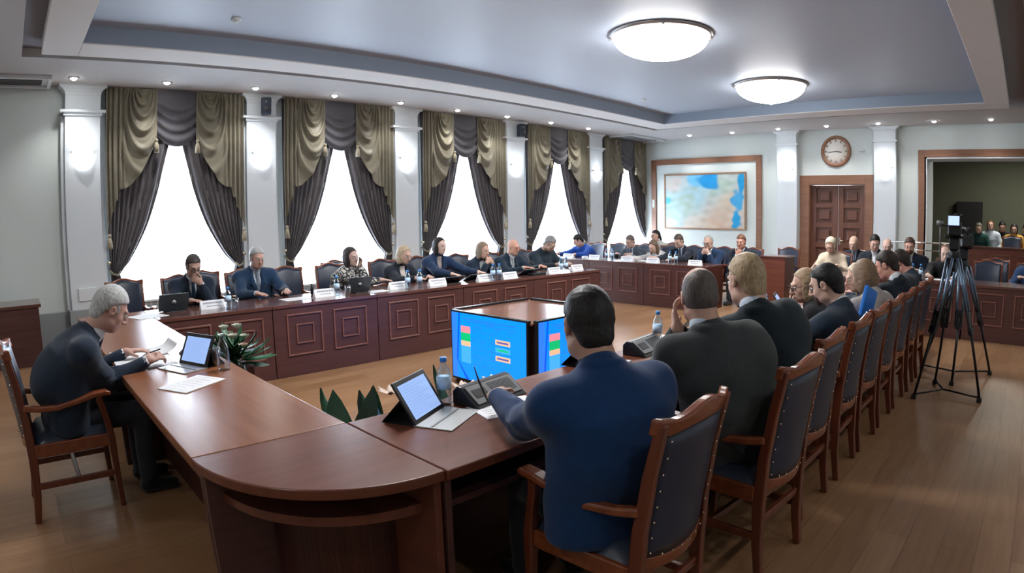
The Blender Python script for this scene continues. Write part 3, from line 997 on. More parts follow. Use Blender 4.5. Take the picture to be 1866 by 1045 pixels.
# near table: modules with the panel to the middle and an open, shelved seat side
NY0, NY1 = 1.465, 2.12
CX0, CX1 = 0.485, 1.13
def near_module(x0, x1, lab):
    o = empty('conference_desk', ((x0 + x1) / 2, NY0, 0), label=lab, cat='desk', group='desks of the near row')
    L = x1 - x0; D = NY1 - NY0
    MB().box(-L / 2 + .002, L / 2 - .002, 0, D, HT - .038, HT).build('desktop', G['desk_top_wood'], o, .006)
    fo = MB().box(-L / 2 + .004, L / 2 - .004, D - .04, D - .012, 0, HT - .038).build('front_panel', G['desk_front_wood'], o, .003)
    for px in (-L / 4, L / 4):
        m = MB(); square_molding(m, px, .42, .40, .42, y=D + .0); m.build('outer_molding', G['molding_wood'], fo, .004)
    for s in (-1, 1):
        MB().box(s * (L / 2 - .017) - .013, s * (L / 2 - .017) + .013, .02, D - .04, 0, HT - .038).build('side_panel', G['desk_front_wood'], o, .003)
    MB().box(-L / 2 + .03, L / 2 - .03, .05, D - .04, .565, .59).build('shelf', G['desk_front_wood'], o, .004)
nl = ('under the hand of the man in blue', 'in front of the balding man', 'in front of the bearded man', 'in front of the women with blond hair', 'in front of the farthest men')
for i in range(5):
    near_module(1.13 + i * 1.4, 1.13 + (i + 1) * 1.4, 'polished red-brown desk of the near row, ' + nl[i])

# rounded corner module
cc = (CX1, NY1)
Rr = CX1 - CX0
def quarter(r, n=28, inset=0.0):
    pts = [(cc[0] - inset, cc[1] - inset)]
    for i in range(n + 1):
        a = PI + i / n * PI / 2
        pts.append((cc[0] + (r) * math.cos(a) - (inset if i == n else 0), cc[1] + r * math.sin(a) - (inset if i == 0 else 0)))
    return pts
o = empty('corner_desk', (0, 0, 0), label='rounded corner desk with a curved open shelf in the foreground', cat='desk')
MB().prism(quarter(Rr), HT - .038, HT).build('desktop', G['desk_top_wood'], o, .006, 3)
MB().prism(quarter(Rr - .09, inset=.03), .555, .59).build('curved_shelf', G['desk_front_wood_y'], o, .008, 3)
MB().box(CX1 - .035, CX1 - .006, NY0 + .03, NY1, 0, HT - .038).build('side_panel', G['desk_front_wood_y'], o, .003)
MB().box(CX0 + .03, CX1 - .035, NY1 - .035, NY1 - .006, 0, HT - .038).build('side_panel', G['desk_front_wood'], o, .003)
pts = quarter(Rr - .28)
vs = MB()
for (ax, ay), (bx, by) in zip(pts[1:], pts[2:]):
    vs.quad((ax, ay, 0), (bx, by, 0), (bx, by, HT - .04), (ax, ay, HT - .04))
vs.build('curved_back', G['dark_leg_wood'], o, solid=.02)

# chairman table
def chair_module(y0, y1, lab):
    o = empty('conference_desk', (0, 0, 0), label=lab, cat='desk', group='desks at the chairman end')
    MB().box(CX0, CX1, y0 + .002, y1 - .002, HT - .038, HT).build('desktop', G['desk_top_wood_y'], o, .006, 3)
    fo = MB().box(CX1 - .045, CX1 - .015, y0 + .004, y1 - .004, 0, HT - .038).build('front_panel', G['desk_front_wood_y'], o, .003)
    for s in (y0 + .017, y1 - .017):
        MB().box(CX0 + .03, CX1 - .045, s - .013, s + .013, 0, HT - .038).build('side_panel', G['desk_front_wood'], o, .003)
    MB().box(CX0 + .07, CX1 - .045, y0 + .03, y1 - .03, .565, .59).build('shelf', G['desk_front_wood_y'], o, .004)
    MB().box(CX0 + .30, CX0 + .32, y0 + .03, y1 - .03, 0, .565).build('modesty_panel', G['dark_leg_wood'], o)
chair_module(2.12, 4.2, 'polished red-brown desk in front of the white-haired chairman')
chair_module(4.2, 6.35, 'polished desk beyond the chairman, reflecting the bright first window')

# ================================================================== chairs
def make_chair():
    o = empty('armchair', label='x', cat='chair')
    W_ = .205
    for s in (-1, 1):
        MB().path([(s * W_, -.275, 0), (s * W_, -.245, .16), (s * W_, -.228, .36), (s * W_, -.232, .55), (s * W_, -.255, .74), (s * (W_ + .004), -.292, .915)],
                  [.034, .036, .04, .038, .036, .034], [.036, .042, .052, .046, .04, .034], (1, 0, 0)).build('leg', G['chair_wood_z'], o, .006)
        MB().path([(s * .215, .215, 0), (s * .217, .215, .2), (s * .22, .215, .40), (s * .225, .205, .50), (s * .237, .185, .58), (s * .245, .175, .635)],
                  [.03, .034, .042, .034, .03, .034], [.03, .034, .042, .036, .034, .04], (1, 0, 0)).build('leg', G['chair_wood_z'], o, .006)
        a = MB().path([(s * .213, -.235, .625), (s * .228, -.15, .612), (s * .247, -.05, .612), (s * .257, .06, .632), (s * .255, .15, .652), (s * .245, .215, .652), (s * .24, .245, .64)],
                      [.036, .04, .046, .05, .056, .055, .035], [.034, .03, .028, .028, .03, .03, .022], (1, 0, 0))
        a.build('armrest', G['chair_wood'], o, .009, 3)
        MB().bar((s * .212, -.225, .2), (s * .215, .2, .2), .022, .034).build('stretcher', G['chair_wood_z'], o, .004)
    MB().bar((-.2, -.235, .27), (.2, -.235, .27), .022, .034).build('stretcher', G['chair_wood_z'], o, .004)
    MB().bar((-.205, .0, .2), (.205, .0, .2), .024, .03).build('stretcher', G['chair_wood_z'], o, .004)
    f = MB().box(-.225, .225, .2, .236, .355, .425).box(-.215, .215, -.235, -.205, .355, .425)
    for s in (-1, 1): f.box(s * .214 - .014, s * .214 + .014, -.21, .21, .355, .425)
    f.build('seat_frame', G['chair_wood'], o, .006)
    # cushion
    vs, fs = [], []
    n = 12
    for j in range(n + 1):
        for i in range(n + 1):
            u, v = i / n * 2 - 1, j / n * 2 - 1
            e = max(abs(u), abs(v)) ** 6
            vs.append((u * .212, v * .215 + .003, .425 + .055 * (1 - e) ** .5 if e < 1 else .425))
    for j in range(n):
        for i in range(n):
            a = j * (n + 1) + i
            fs.append((a, a + 1, a + n + 2, a + n + 1))
    m = MB().add(vs, fs, 0, True).box(-.205, .205, -.205, .205, .38, .426)
    m.build('seat_cushion', G['navy_leather'], o)
    # upholstered back, curved in plan
    def yb(x, z):
        base = pw([(.36, -.228), (.55, -.232), (.74, -.255), (.915, -.292)], z)
        return base - .035 * (1 - (x / .19) ** 2)
    def plate(x0, x1, zf0, zf1, th, name, mt, nz=10, nx=14, puff=0, bev=0, nails=None):
        vs = []; fs = []
        for side in (-1, 1):
            for i in range(nx + 1):
                for j in range(nz + 1):
                    x = x0 + (x1 - x0) * i / nx
                    z = lerp(zf0(x), zf1(x), j / nz)
                    pf = puff * math.sin(PI * i / nx) ** .5 * math.sin(PI * j / nz) ** .5 if 0 < i < nx and 0 < j < nz else 0
                    vs.append((x, yb(x, z) + side * (th / 2 + pf), z))
        N = (nx + 1) * (nz + 1)
        for i in range(nx):
            for j in range(nz):
                a = i * (nz + 1) + j
                fs.append((a, a + nz + 1, a + nz + 2, a + 1))
                fs.append((N + a, N + a + 1, N + a + nz + 2, N + a + nz + 1))
        for i in range(nx):
            a = i * (nz + 1); b = a + nz + 1
            fs.append((a, N + a, N + b, b)); fs.append((a + nz, b + nz, N + b + nz, N + a + nz))
        for j in range(nz):
            a = j; b = nx * (nz + 1) + j
            fs.append((a, a + 1, N + a + 1, N + a)); fs.append((b, N + b, N + b + 1, b + 1))
        m_ = MB().add(vs, fs, 0, puff > 0)
        if nails: m_.v, m_.f, m_.m, m_.sm = m_.v + [], m_.f, m_.m, m_.sm; nails(m_)
        return m_.build(name, [mt, G['brass']], o, bev)
    bot = lambda x: .455 - .02 * (1 - (x / .19) ** 2)
    top = lambda x: .865 + .022 * (1 - (x / .19) ** 2)
    def studs(nb):        # brass nails round the leather
        def nail(x, z):
            nb.sphere((x, yb(x, z) - .0235, z), .0042, 1, seg=6, rings=4)
        for k in range(8):
            z = lerp(.475, .855, k / 7)
            nail(-.178, z); nail(.178, z)
        for k in range(1, 7):
            x = lerp(-.178, .178, k / 7)
            nail(x, bot(x) + .012)
    plate(-.185, .185, bot, top, .02, 'backrest_leather', G['navy_leather'], puff=.012, nails=studs)
    plate(-.186, .186, lambda x: bot(x) - .045, lambda x: bot(x) + .0, .026, 'lower_back_rail', G['chair_wood'], nz=2, bev=.005)
    def crest(x):
        t = abs(x) / .228
        return .925 + .034 * math.cos(min(1, t / .72) * PI) * .5 + .012 + (.008 * math.sin((t - .74) / .26 * PI / 2) if t > .74 else 0)
    plate(-.228, .228, lambda x: top(x) if abs(x) < .18 else .875, crest, .036, 'top_rail', G['chair_wood'], nz=4, nx=28, bev=.008)
    # padded front of the back, reaching over the rail
    zf = lambda x: crest(x) - .022
    fr = MB(); vs = []; fs = []
    nx, nz = 16, 14
    for i in range(nx + 1):
        for j in range(nz + 1):
            x = -.196 + .392 * i / nx
            z = lerp(.45, zf(x), j / nz)
            pf = .016 * (math.sin(PI * i / nx) * math.sin(PI * j / nz)) ** .5 if 0 < i < nx and 0 < j < nz else 0
            vs.append((x, yb(x, z) + .019 + pf, z))
    for i in range(nx):
        for j in range(nz):
            a = i * (nz + 1) + j
            fs.append((a, a + 1, a + nz + 2, a + nz + 1))
    fr.add(vs, fs, 0, True).build('backrest_padding', G['navy_leather'], o, solid=.006)
    return o
ch0 = make_chair()
chairs = []
def chair(x, y, rz, lab, group):
    o = ch0 if not chairs else copy_tree(ch0)
    chairs.append(o)
    o.scale = (1, 1, 1.035)
    return place(o, (x, y, 0), rz, lab, group)
N_ = 'armchairs of the near row'
chair(1.655, 1.175, .02, 'wooden armchair with nailed navy back under the man in blue, nearest of the near row', N_)
chair(2.49, 1.10, -.05, 'wooden armchair holding the balding man in the dark grey jacket', N_)
for x, r, lb in ((3.12, .0, 'behind the blond man in the dark suit'), (3.73, .02, 'behind the bearded dark-haired man'),
                 (4.285, -.02, 'fifth of the near row, behind the woman with glasses'), (4.85, .0, 'behind the woman in the grey sweater'),
                 (5.42, .0, 'seventh of the near row, beyond the pale grey sweater'), (6.0, .05, 'eighth of the near row, beside the tripods'), (6.6, .0, 'last of the near row')):
    chair(x, 1.165, r, 'wooden armchair with navy leather back ' + lb, N_)
chair(.155, 3.76, -PI / 2, 'wooden armchair with dark seat under the white-haired chairman', 'armchair at the chairman end')
W__ = 'navy armchairs behind the window row'
for x, y, lb in ((1.13, 7.15, 'standing empty at the near end of the window row'), (1.78, 7.1, 'behind the man in dark suit holding his hand to his mouth'), (2.17, 7.45, 'standing empty just behind the first seated man'),
                 (2.58, 7.1, 'behind the grey-haired man with the grey tie'), (3.16, 7.05, 'empty, between the grey tie man and the patterned top'), (3.80, 7.05, 'behind the woman in the patterned top'),
                 (4.12, 7.5, 'empty, behind and right of the patterned top'), (4.62, 7.05, 'behind the blond woman in the black jacket'), (5.28, 7.1, 'behind the dark-haired woman in the navy jacket'),
                 (5.98, 7.05, 'behind the woman with hands clasped at her mouth'), (6.62, 7.05, 'behind the bald man with glasses'), (7.4, 7.05, 'behind the man with the lowered grey head')):
    chair(x, y, PI, 'navy leather armchair ' + lb, W__)
R__ = 'armchairs behind the rear row'
for y, lb in ((8.05, 'behind the person in the bright blue sweater'), (7.5, 'empty, between the blue sweater and the man in grey'), (6.86, 'behind the man in the grey suit'), (6.25, 'behind the woman in white'),
              (5.74, 'behind the short-haired man under the map'), (5.1, 'behind the man with glasses and folded hands'), (4.52, 'behind the last man of the rear row')):
    chair(10.15, y, PI / 2, 'brown and navy armchair ' + lb, R__)
chair(10.95, 4.10, PI / 2, 'empty armchair behind the dark side cabinet', R__)
chair(10.95, 6.7, PI / 2, 'armchair in the second row behind the woman in white', R__)
Q__ = 'armchairs behind the right row'
for x, y, lb in ((10.2, 2.9, 'behind the white-blond woman'), (10.2, 2.2, 'behind the man with dark swept hair by the door'), (10.2, 1.62, 'behind the bearded man in the black tie'), (10.2, 1.05, 'behind the reader with papers'),
                 (11.0, 2.72, 'in the second row behind the bald man at the door'), (10.05, .45, 'empty, dark back right of the tripods'), (10.2, -.2, 'at the right edge, behind the person in blue'),
                 (10.75, .35, 'empty, in the second row right of the tripods')):
    chair(x, y, PI / 2, 'brown and navy armchair ' + lb, Q__)
# gallery seats
for x, y, lb in ((15.75, .17, 'empty, in the dark gallery in front of the yellow top'),):
    c_ = chair(x, y, PI / 2, 'dark leather armchair ' + lb, 'armchairs of the gallery')
    c_.location.z = .28

# gallery desk
gd = empty('gallery_desk', (14.95, 0, .28), label='long panelled wooden desk on the raised gallery floor', cat='desk')
fo = MB().box(0, .03, -2.2, 1.35, 0, .70).build('front_panel', G['desk_front_wood_y'], gd, .003)
MB().box(-.02, .55, -2.22, 1.37, .70, .735).build('desktop', G['window_desk_top_wood'], gd, .004)
for yc in (1.0, .4, -.2, -.8, -1.4):
    mm = MB()
    for (a, b, c, d) in ((yc - .22, yc + .22, .56, .575), (yc - .22, yc + .22, .14, .155), (yc - .22, yc - .205, .155, .56), (yc + .205, yc + .22, .155, .56)):
        mm.box(-.012, 0, a, b, c, d)
    mm.build('molding', G['molding_wood'], fo, .003)

# ================================================================== the cube of four screens
cu = empty('screen_cube', (3.50, 3.36, 0), label='wooden cube with a flat blue screen on each side, in the middle of the tables', cat='display')
S_ = 1.07
MB().box(.04, S_ - .04, .04, S_ - .04, 0, .655).build('cabinet', G['dark_leg_wood'], cu)
MB().box(.02, S_ - .02, .02, S_ - .02, .655, .675).build('wooden_top', G['cube_top_wood'], cu, .003)
def tv(rz):
    t = empty('screen', (S_ / 2, S_ / 2, 0), rz)
    t.parent = cu
    h = S_ / 2
    W2 = .475
    b = MB().box(-W2 - .015, W2 + .015, -h - .01, -h + .035, .055, .695)
    b.build('bezel', G['black_plastic'], t, .004)
    y = -h - .0112
    def r(x0, x1, z0, z1, mt, name, k=1):
        yy = y - .0006 * k
        MB().quad((x0, yy, z0), (x1, yy, z0), (x1, yy, z1), (x0, yy, z1)).build(name, G[mt], t)
    s = MB().quad((-W2, y, .075), (W2, y, .075), (W2, y, .68), (-W2, y, .68))
    s.build('display_panel', G['screen_blue'], t)
    r(-W2, -W2 + .075, .075, .68, 'screen_side_blue', 'side_band')
    m = MB()
    yy = y - .0012
    m.quad((-W2 + .062, yy, .25), (-W2 + .082, yy, .24), (-W2 + .122, yy, .68), (-W2 + .100, yy, .68))
    m.quad((-W2 + .062, yy, .25), (-W2 + .19, yy, .075), (-W2 + .235, yy, .075), (-W2 + .082, yy, .24))
    m.build('curved_stripe', G['screen_deep_blue'], t)
    m = MB()
    for (a, bb, z, hh) in ((-.30, .36, .632, .008), (-.25, .10, .612, .007), (.0, .38, .598, .005), (-.17, -.05, .572, .006), (.10, .17, .575, .006), (.27, .33, .570, .006)):
        m.quad((a, yy, z - hh / 2), (bb, yy, z - hh / 2), (bb, yy, z + hh / 2), (a, yy, z + hh / 2))
    for i in range(5):
        for xx in (-.19, -.08, .04):
            z = .53 - i * .075
            m.quad((xx, yy, z - .003), (xx + .06, yy, z - .003), (xx + .06, yy, z + .003), (xx, yy, z + .003))
    m.build('display_text', G['screen_text'], t)
    r(-.345, -.215, .505, .565, 'screen_red', 'red_cell', 2)
    r(-.345, -.215, .430, .505, 'screen_green', 'green_cell', 2)
    r(-.345, -.215, .385, .430, 'screen_orange', 'orange_cell', 2)
    r(-.345, -.215, .23, .385, 'screen_pale_blue', 'pale_cell', 2)
    for (z, mt) in ((.475, 'screen_orange'), (.408, 'screen_pale_blue'), (.335, 'screen_orange')):
        r(.11, .29, z - .022, z + .022, mt, 'label_cell', 2)
        r(.13, .27, z - .008, z + .008, 'screen_text_dark' if mt == 'screen_orange' else 'screen_green', 'label_text', 3)
    return t
for k in range(4): tv(k * PI / 2)

# ================================================================== things on the tables
K_ = 1.0256     # from the calibration height .75 to the real desktop height .73
BX = {}
def bottle(x, y, lab, group, full=True, z=HT, cap=True, label=True):
    if 'b' not in BX:
        o = empty('water_bottle', cat='bottle')
        prof = [(.001, .0), (.028, .0), (.031, .006), (.031, .05), (.029, .06), (.031, .07), (.031, .135), (.027, .155), (.014, .178), (.0125, .185), (.0125, .196)]
        MB().lathe(prof, seg=16).build('bottle_body', G['bottle_plastic'], o)
        MB().lathe([(.015, .192), (.015, .212), (.001, .212)], seg=14).build('cap', G['blue_cap'], o)
        MB().lathe([(.0318, .075), (.0318, .128)], seg=16).build('paper_label', G['bottle_label'], o)
        BX['b'] = o
    else:
        o = copy_tree(BX['b'])
    o['group'] = group
    return place(o, (x, y, z), 0, lab)
B__ = 'water bottles on the window row'
for (x, y, lb) in ((1.83, 5.66, 'beside the drinking glass at the first seated man'), (3.06, 5.76, 'between nameplate and tablet in front of the patterned top'), (3.91, 5.67, 'in front of the blond woman in black, left one'),
                   (4.06, 5.65, 'in front of the blond woman in black, right one'), (5.12, 5.58, 'left one of the pair before the woman with clasped hands'), (5.21, 5.56, 'right one of the pair before the woman with clasped hands'),
                   (6.45, 5.63, 'left one of the pair ending the window row'), (6.56, 5.63, 'right one of the pair ending the window row')):
    bottle(x * K_, y * K_, 'small water bottle ' + lb, B__)
for (x, y, lb) in ((9.02, 6.77, 'left one of the pair before the grey suit'), (9.05, 6.66, 'right one of the pair before the grey suit'), (9.02, 5.42, 'left one of the pair under the map'), (9.05, 5.32, 'right one of the pair under the map')):
    bottle(x, y, 'small rear-row water bottle, ' + lb, 'water bottles on the rear row')
for (x, y, lb) in ((9.05, 1.42, 'left one of the pair before the bearded man'), (9.06, 1.31, 'right one of the pair before the bearded man')):
    bottle(x, y, 'small right-row water bottle, ' + lb, 'water bottles on the right row')
bottle(1.575, 2.04, 'plastic water bottle with blue cap beside the conference microphone, nearest bottle to the viewer', 'water bottles on the near row')
bottle(3.26, 2.04, 'plastic water bottle with blue cap right of the screen cube, beyond the man in blue', 'water bottles on the near row')
bottle(4.9, 2.0, 'plastic water bottle beyond the blond man, near the woman with glasses', 'water bottles on the near row')
# clear capless bottle by the chairman
o = empty('glass_bottle', (1.03, 3.36, HT), label='clear empty-looking bottle standing on the chairman table by the flowers', cat='bottle')
MB().lathe([(.001, .0), (.034, .0), (.036, .01), (.036, .10), (.034, .13), (.016, .17), (.013, .185), (.013, .2), (.016, .205)], seg=20).build('bottle_body', G['bottle_plastic'], o)
def glass(x, y, lab):
    o = empty('drinking_glass', (x, y, HT), label=lab, cat='glass')
    MB().lathe([(.001, .004), (.026, .004), (.034, .105), (.037, .105), (.029, .0), (.001, .0)], seg=18).build('glass_body', G['drinking_glass'], o)
glass(1.02, 3.50, 'clear drinking glass beside the clear bottle on the chairman table')
glass(1.92, 5.73, 'clear drinking glass beside the bottle of the first seated man')
glass(3.26, 5.88, 'clear drinking glass before the woman in the patterned top')

def nameplate(x, y, rz, lab, group):
    if 'n' not in BX:
        o = empty('nameplate', cat='nameplate')
        L2, hh, dd = .125, .085, .035
        m = MB().add([(-L2, -dd, 0), (L2, -dd, 0), (L2, 0, hh), (-L2, 0, hh), (-L2, dd, 0), (L2, dd, 0)], [(0, 1, 2, 3), (5, 4, 3, 2), (4, 5, 1, 0), (0, 3, 4), (1, 5, 2)])
        m.build('folded_card', G['paper'], o)
        t = MB()
        rnd = random.Random(5)
        for zz, h, a0, a1 in ((.052, .016, -.095, .095), (.026, .010, -.06, .06)):
            xx = a0
            while xx < a1:
                w = rnd.uniform(.006, .013)
                p = zz / hh
                yq = -dd * (1 - p) - .0008
                yq2 = -dd * (1 - (zz + h) / hh) - .0008
                t.quad((xx, yq, zz), (xx + w, yq, zz), (xx + w, yq2, zz + h), (xx, yq2, zz + h))
                xx += w + .004
        t.build('blurred_name_print', G['paper_print'], o)
        BX['n'] = o
    else:
        o = copy_tree(BX['n'])
    o['group'] = group
    return place(o, (x, y, HT + .0005), rz, lab)
for x, y, lb in ((1.71, 5.80, 'in front of the man with his hand at his mouth'), (2.92, 5.78, 'left of the patterned top'), (3.83, 5.75, 'in front of the blond woman in black'), (4.33, 5.68, 'right of the two bottles, before the dark-haired woman'),
                 (5.03, 5.63, 'left of the bottle pair before the woman with clasped hands'), (5.42, 5.60, 'in front of the bald man'), (6.30, 5.63, 'before the man with the lowered grey head'), (6.85, 5.68, 'last of the window row')):
    nameplate(x * K_, y * K_, 0, 'white folded nameplate ' + lb, 'nameplates of the window row')
for y, lb in ((7.66, 'in front of the blue sweater'), (7.03, 'left of the bottle pair, before the empty chair'), (6.29, 'in front of the man in the grey suit'), (5.75, 'before the woman in white'), (4.92, 'before the man with folded hands')):
    nameplate(9.0, y, -PI / 2, 'white folded nameplate on the rear row, ' + lb, 'nameplates of the rear row')

def paper(name, x, y, w, d, rz, lab, z=HT, cat='paper', th=.003, lines=True, mt='paper'):
    o = empty(name, (x, y, z + .0006), rz, lab, cat)
    MB().box(-w / 2, w / 2, -d / 2, d / 2, 0, th).build('sheet', G[mt], o)
    if lines:
        t = MB()
        for k in range(7):
            yy = d / 2 - .03 - k * (d - .06) / 6
            t.quad((-w / 2 + .03, yy, th + .0006), (w / 2 - .03 - (k % 3) * .02, yy, th + .0006), (w / 2 - .03 - (k % 3) * .02, yy + .003, th + .0006), (-w / 2 + .03, yy + .003, th + .0006))
        t.build('print', G['grey_plastic'], o)
    return o
paper('paper_sheet', .785, 3.16, .21, .30, -1.05, 'white printed sheet lying in front of the chairman on the near side', th=.004)
paper('paper_sheet', .68, 4.00, .36, .62, -.05, 'large white document spread under the chairman hands', th=.006)
paper('paper_sheet', 1.10, 5.92, .30, .30, .3, 'bright white sheet at the window end of the chairman table')
paper('paper_sheet', 2.68, 5.99, .30, .21, .05, 'white sheet before the man with the grey tie, left of a nameplate')
paper('paper_sheet', 1.74, 1.82, .30, .21, -.25, 'white sheet under the hand of the man in blue')
paper('paper_sheet', 9.25, 1.05, .22, .42, 0, 'white sheets held down by the reader on the right row')
paper('paper_sheet', 9.15, 7.18, .2, .34, 0, 'white sheet on the rear row next to the bottle pair')
paper('paper_sheet', 9.25, 6.0, .21, .36, .1, 'white sheets under the arms of the woman in white')
paper('paper_sheet', 9.1, 8.0, .21, .40, .1, 'white sheets under the arms of the person in the blue sweater')
paper('paper_sheet', 3.64, 5.88, .24, .17, 0, 'white sheet left of the blond woman in black')
paper('paper_sheet', 3.42, 2.0, .30, .21, .5, 'pale papers beside the bottle beyond the man in blue', th=.01)
paper('paper_sheet', 5.25, 1.9, .30, .21, .2, 'white papers in front of the woman with glasses', th=.008)
# curled page
o = empty('curled_page', (.90, 4.12, HT), label='curled white page standing up beside the microphone of the chairman', cat='paper')
v_, f_ = surf(lambda u, v: (-.14 + .16 * u + .03 * math.sin(u * PI), -.13 + .26 * v, .008 + .085 * (u ** 2) * (1 - .25 * u)), 12, 6)
mesh_obj('sheet', v_, f_, G['paper'], o, smooth=True).modifiers.new('solid', 'SOLIDIFY').thickness = .0015

# tablets
def tablet(x, y, rz, lab, w=.27, h=.19, tilt=62, cover=True, z=HT, screen='tablet_screen', lean=1):
    o = empty('tablet_computer', (x, y, z), rz, lab, 'tablet')
    a = math.radians(tilt)
    M_ = Matrix.Translation((0, .0, .006)) @ Matrix.Rotation(a, 4, 'X')
    b = MB().box(-w / 2, w / 2, 0, h, -.009, 0).build('case', G['black_plastic'], o, .004)
    b.matrix_local = M_
    s = MB().quad((-w / 2 + .022, .018, .0008), (w / 2 - .022, .018, .0008), (w / 2 - .022, h - .022, .0008), (-w / 2 + .022, h - .022, .0008)).build('display', G[screen], o)
    s.matrix_local = M_
    t = MB()
    for k in range(11):
        yy = .03 + k * (h - .066) / 10
        t.quad((-w / 2 + .035, yy, .0014), (w / 2 - .04 - .03 * (k % 3), yy, .0014), (w / 2 - .04 - .03 * (k % 3), yy + .003, .0014), (-w / 2 + .035, yy + .003, .0014))
    t.build('display_text', G['tablet_text'], o).matrix_local = M_
    if cover:
        MB().box(-w / 2, w / 2, -.155, .012, 0, .006).build('cover_flap', G['silver_plastic'], o, .002)
        MB().box(-w / 2 + .01, w / 2 - .01, -.07, -.062, .006, .0085).build('fold_line', G['grey_plastic'], o)
        q = MB().add([(-w / 2, .012, .003), (w / 2, .012, .003), (w / 2, .012 + math.cos(a) * h * .72 + .07, .003), (-w / 2, .012 + math.cos(a) * h * .72 + .07, .003),
                      (-w / 2, math.cos(a) * h * .62, .004 + math.sin(a) * h * .62), (w / 2, math.cos(a) * h * .62, .004 + math.sin(a) * h * .62)],
                     [(0, 1, 2, 3), (3, 2, 5, 4)])
        q.build('folded_stand', G['black_plastic'], o, solid=.004)
    return o
tablet(1.43, 1.945, .46, 'tablet in a grey folding cover on the near row, its screen facing the viewer', tilt=58)
tablet(.90, 3.58, -PI / 2 + .38, 'tablet on a grey cover facing the chairman', tilt=64)
tablet(2.62, 2.02, .3, 'tablet held up beyond the head of the man in blue', w=.25, tilt=52)
tablet(3.78, 2.0, .2, 'dark tablet beside the elbow of the balding man', w=.24, tilt=60)
tablet(5.05, 1.85, .3, 'pale tablet in front of the woman with glasses', w=.25, tilt=55)

def stand(x, y, rz, lab, flat=False):
    """black tablet stand seen from behind, with a round badge"""
    o = empty('tablet_stand', (x, y, HT), rz, lab, 'tablet stand')
    a = math.radians(62 if not flat else 30)
    M_ = Matrix.Translation((0, 0, .006)) @ Matrix.Rotation(a, 4, 'X')
    MB().box(-.15, .15, 0, .19 if not flat else .17, -.012, 0).build('case', G['dark_grey_plastic'], o, .004).matrix_local = M_
    # support leg behind (towards the camera side)
    h = .19
    q = MB().bar((0, -math.cos(a) * -.12 * 0, .01), (0, .0, .012), .1, .01)
    MB().box(-.10, .10, -.02, .13, 0, .008).build('foot', G['black_plastic'], o, .003)
    MB().lathe([(.001, 0), (.022, 0), (.024, .004), (.001, .005)], seg=18).build('round_badge', G['black_plastic' if flat else 'silver_plastic'], o).matrix_local = M_ @ Matrix.Translation((0, .10, -.0125)) @ Matrix.Rotation(PI, 4, 'X')
    return o
stand(1.40, 6.13, PI, 'large black tablet case standing in front of the first seated man')
stand(3.46, 6.02, PI, 'black tablet case with round badge before the patterned top')
stand(4.72, 5.95, PI, 'flat-tilted dark tablet in front of the dark-haired woman', True)
stand(5.12, 5.98, PI, 'flat-tilted dark tablet left of the woman with clasped hands', True)
stand(6.05, 5.95, PI, 'flat-tilted dark tablet under the hand of the bald man', True)
o = tag(MB().box(6.0, 6.26, 5.74, 5.84, HT, HT + .035).build('black_case', G['black_plastic'], bevel=.006), 'flat black case on the window row left of a nameplate', 'case')
o = tag(MB().box(9.0, 9.1, 7.26, 7.34, HT, HT + .05).build('paper_cup', G['paper'], bevel=.01), 'small white cup on the rear row beside the bottles', 'cup')

# conference microphone console
def console(x, y, rz, lab, red=False):
    o = empty('microphone_console', (x, y, HT), rz, lab, 'microphone')
    w = .165
    prof = [(-.075, 0), (-.06, .012), (.035, .082), (.06, .085), (.085, .06), (.085, 0)]
    vs = [(s * w, py, pz) for s in (-1, 1) for py, pz in prof]
    n = len(prof)
    fs = [tuple(range(n)), tuple(reversed(range(n, 2 * n)))] + [(i, n + i, n + (i + 1) % n, (i + 1) % n) for i in range(n)]
    MB().add(vs, fs).build('housing', G['black_plastic'], o, .008, 3)
    a = math.atan2(.07, .095)
    M_ = Matrix.Translation((0, -.06, .012)) @ Matrix.Rotation(a, 4, 'X')
    MB().box(-w + .015, w - .015, .008, .11, 0, .004).build('face_plate', G['grey_plastic'], o, .002).matrix_local = M_
    MB().box(-.13, -.05, .04, .085, .004, .0055).build('display', G['black_plastic'], o).matrix_local = M_
    g = MB()
    for k in range(9): g.box(-.02, .13, .03 + k * .008, .033 + k * .008, .004, .0052)
    g.build('speaker_grille', G['dark_grey_plastic'], o).matrix_local = M_
    if red:
        MB().tube([(0, .06, .07), (0, .05, .11)], .004).build('gooseneck', G['black_metal'], o)
        MB().tube([(0, .05, .11), (-.0, .045, .135)], .012).build('red_ring', G['red_light'], o)
    return o
console(1.78, 1.96, .12, 'black conference console with grey face before the man in blue')
console(.98, 3.84, -PI / 2 - .1, 'black conference microphone with a glowing red ring on the chairman table', True)
console(3.05, 1.97, .1, 'black conference console beyond the shoulder of the man in blue')
o = tag(MB().tube([(2.98, 6.2, HT + .005), (2.97, 6.17, HT + .12)], .02).build('microphone', G['black_plastic']), 'short black microphone left of a nameplate before the patterned top', 'microphone')

# pens in hands
tag(MB().tube([(1.625, 1.81, .775), (1.60, 1.84, .87), (1.59, 1.855, .93)], [.0045, .0045, .002], 8).build('pen', G['black_plastic']), 'black pen held upright by the man in blue', 'pen')
tag(MB().tube([(.735, 3.66, .84), (.68, 3.83, .79), (.66, 3.93, .752)], [.004, .004, .0015], 8).build('pen', G['black_plastic']), 'thin dark pen in the writing hand of the chairman', 'pen')

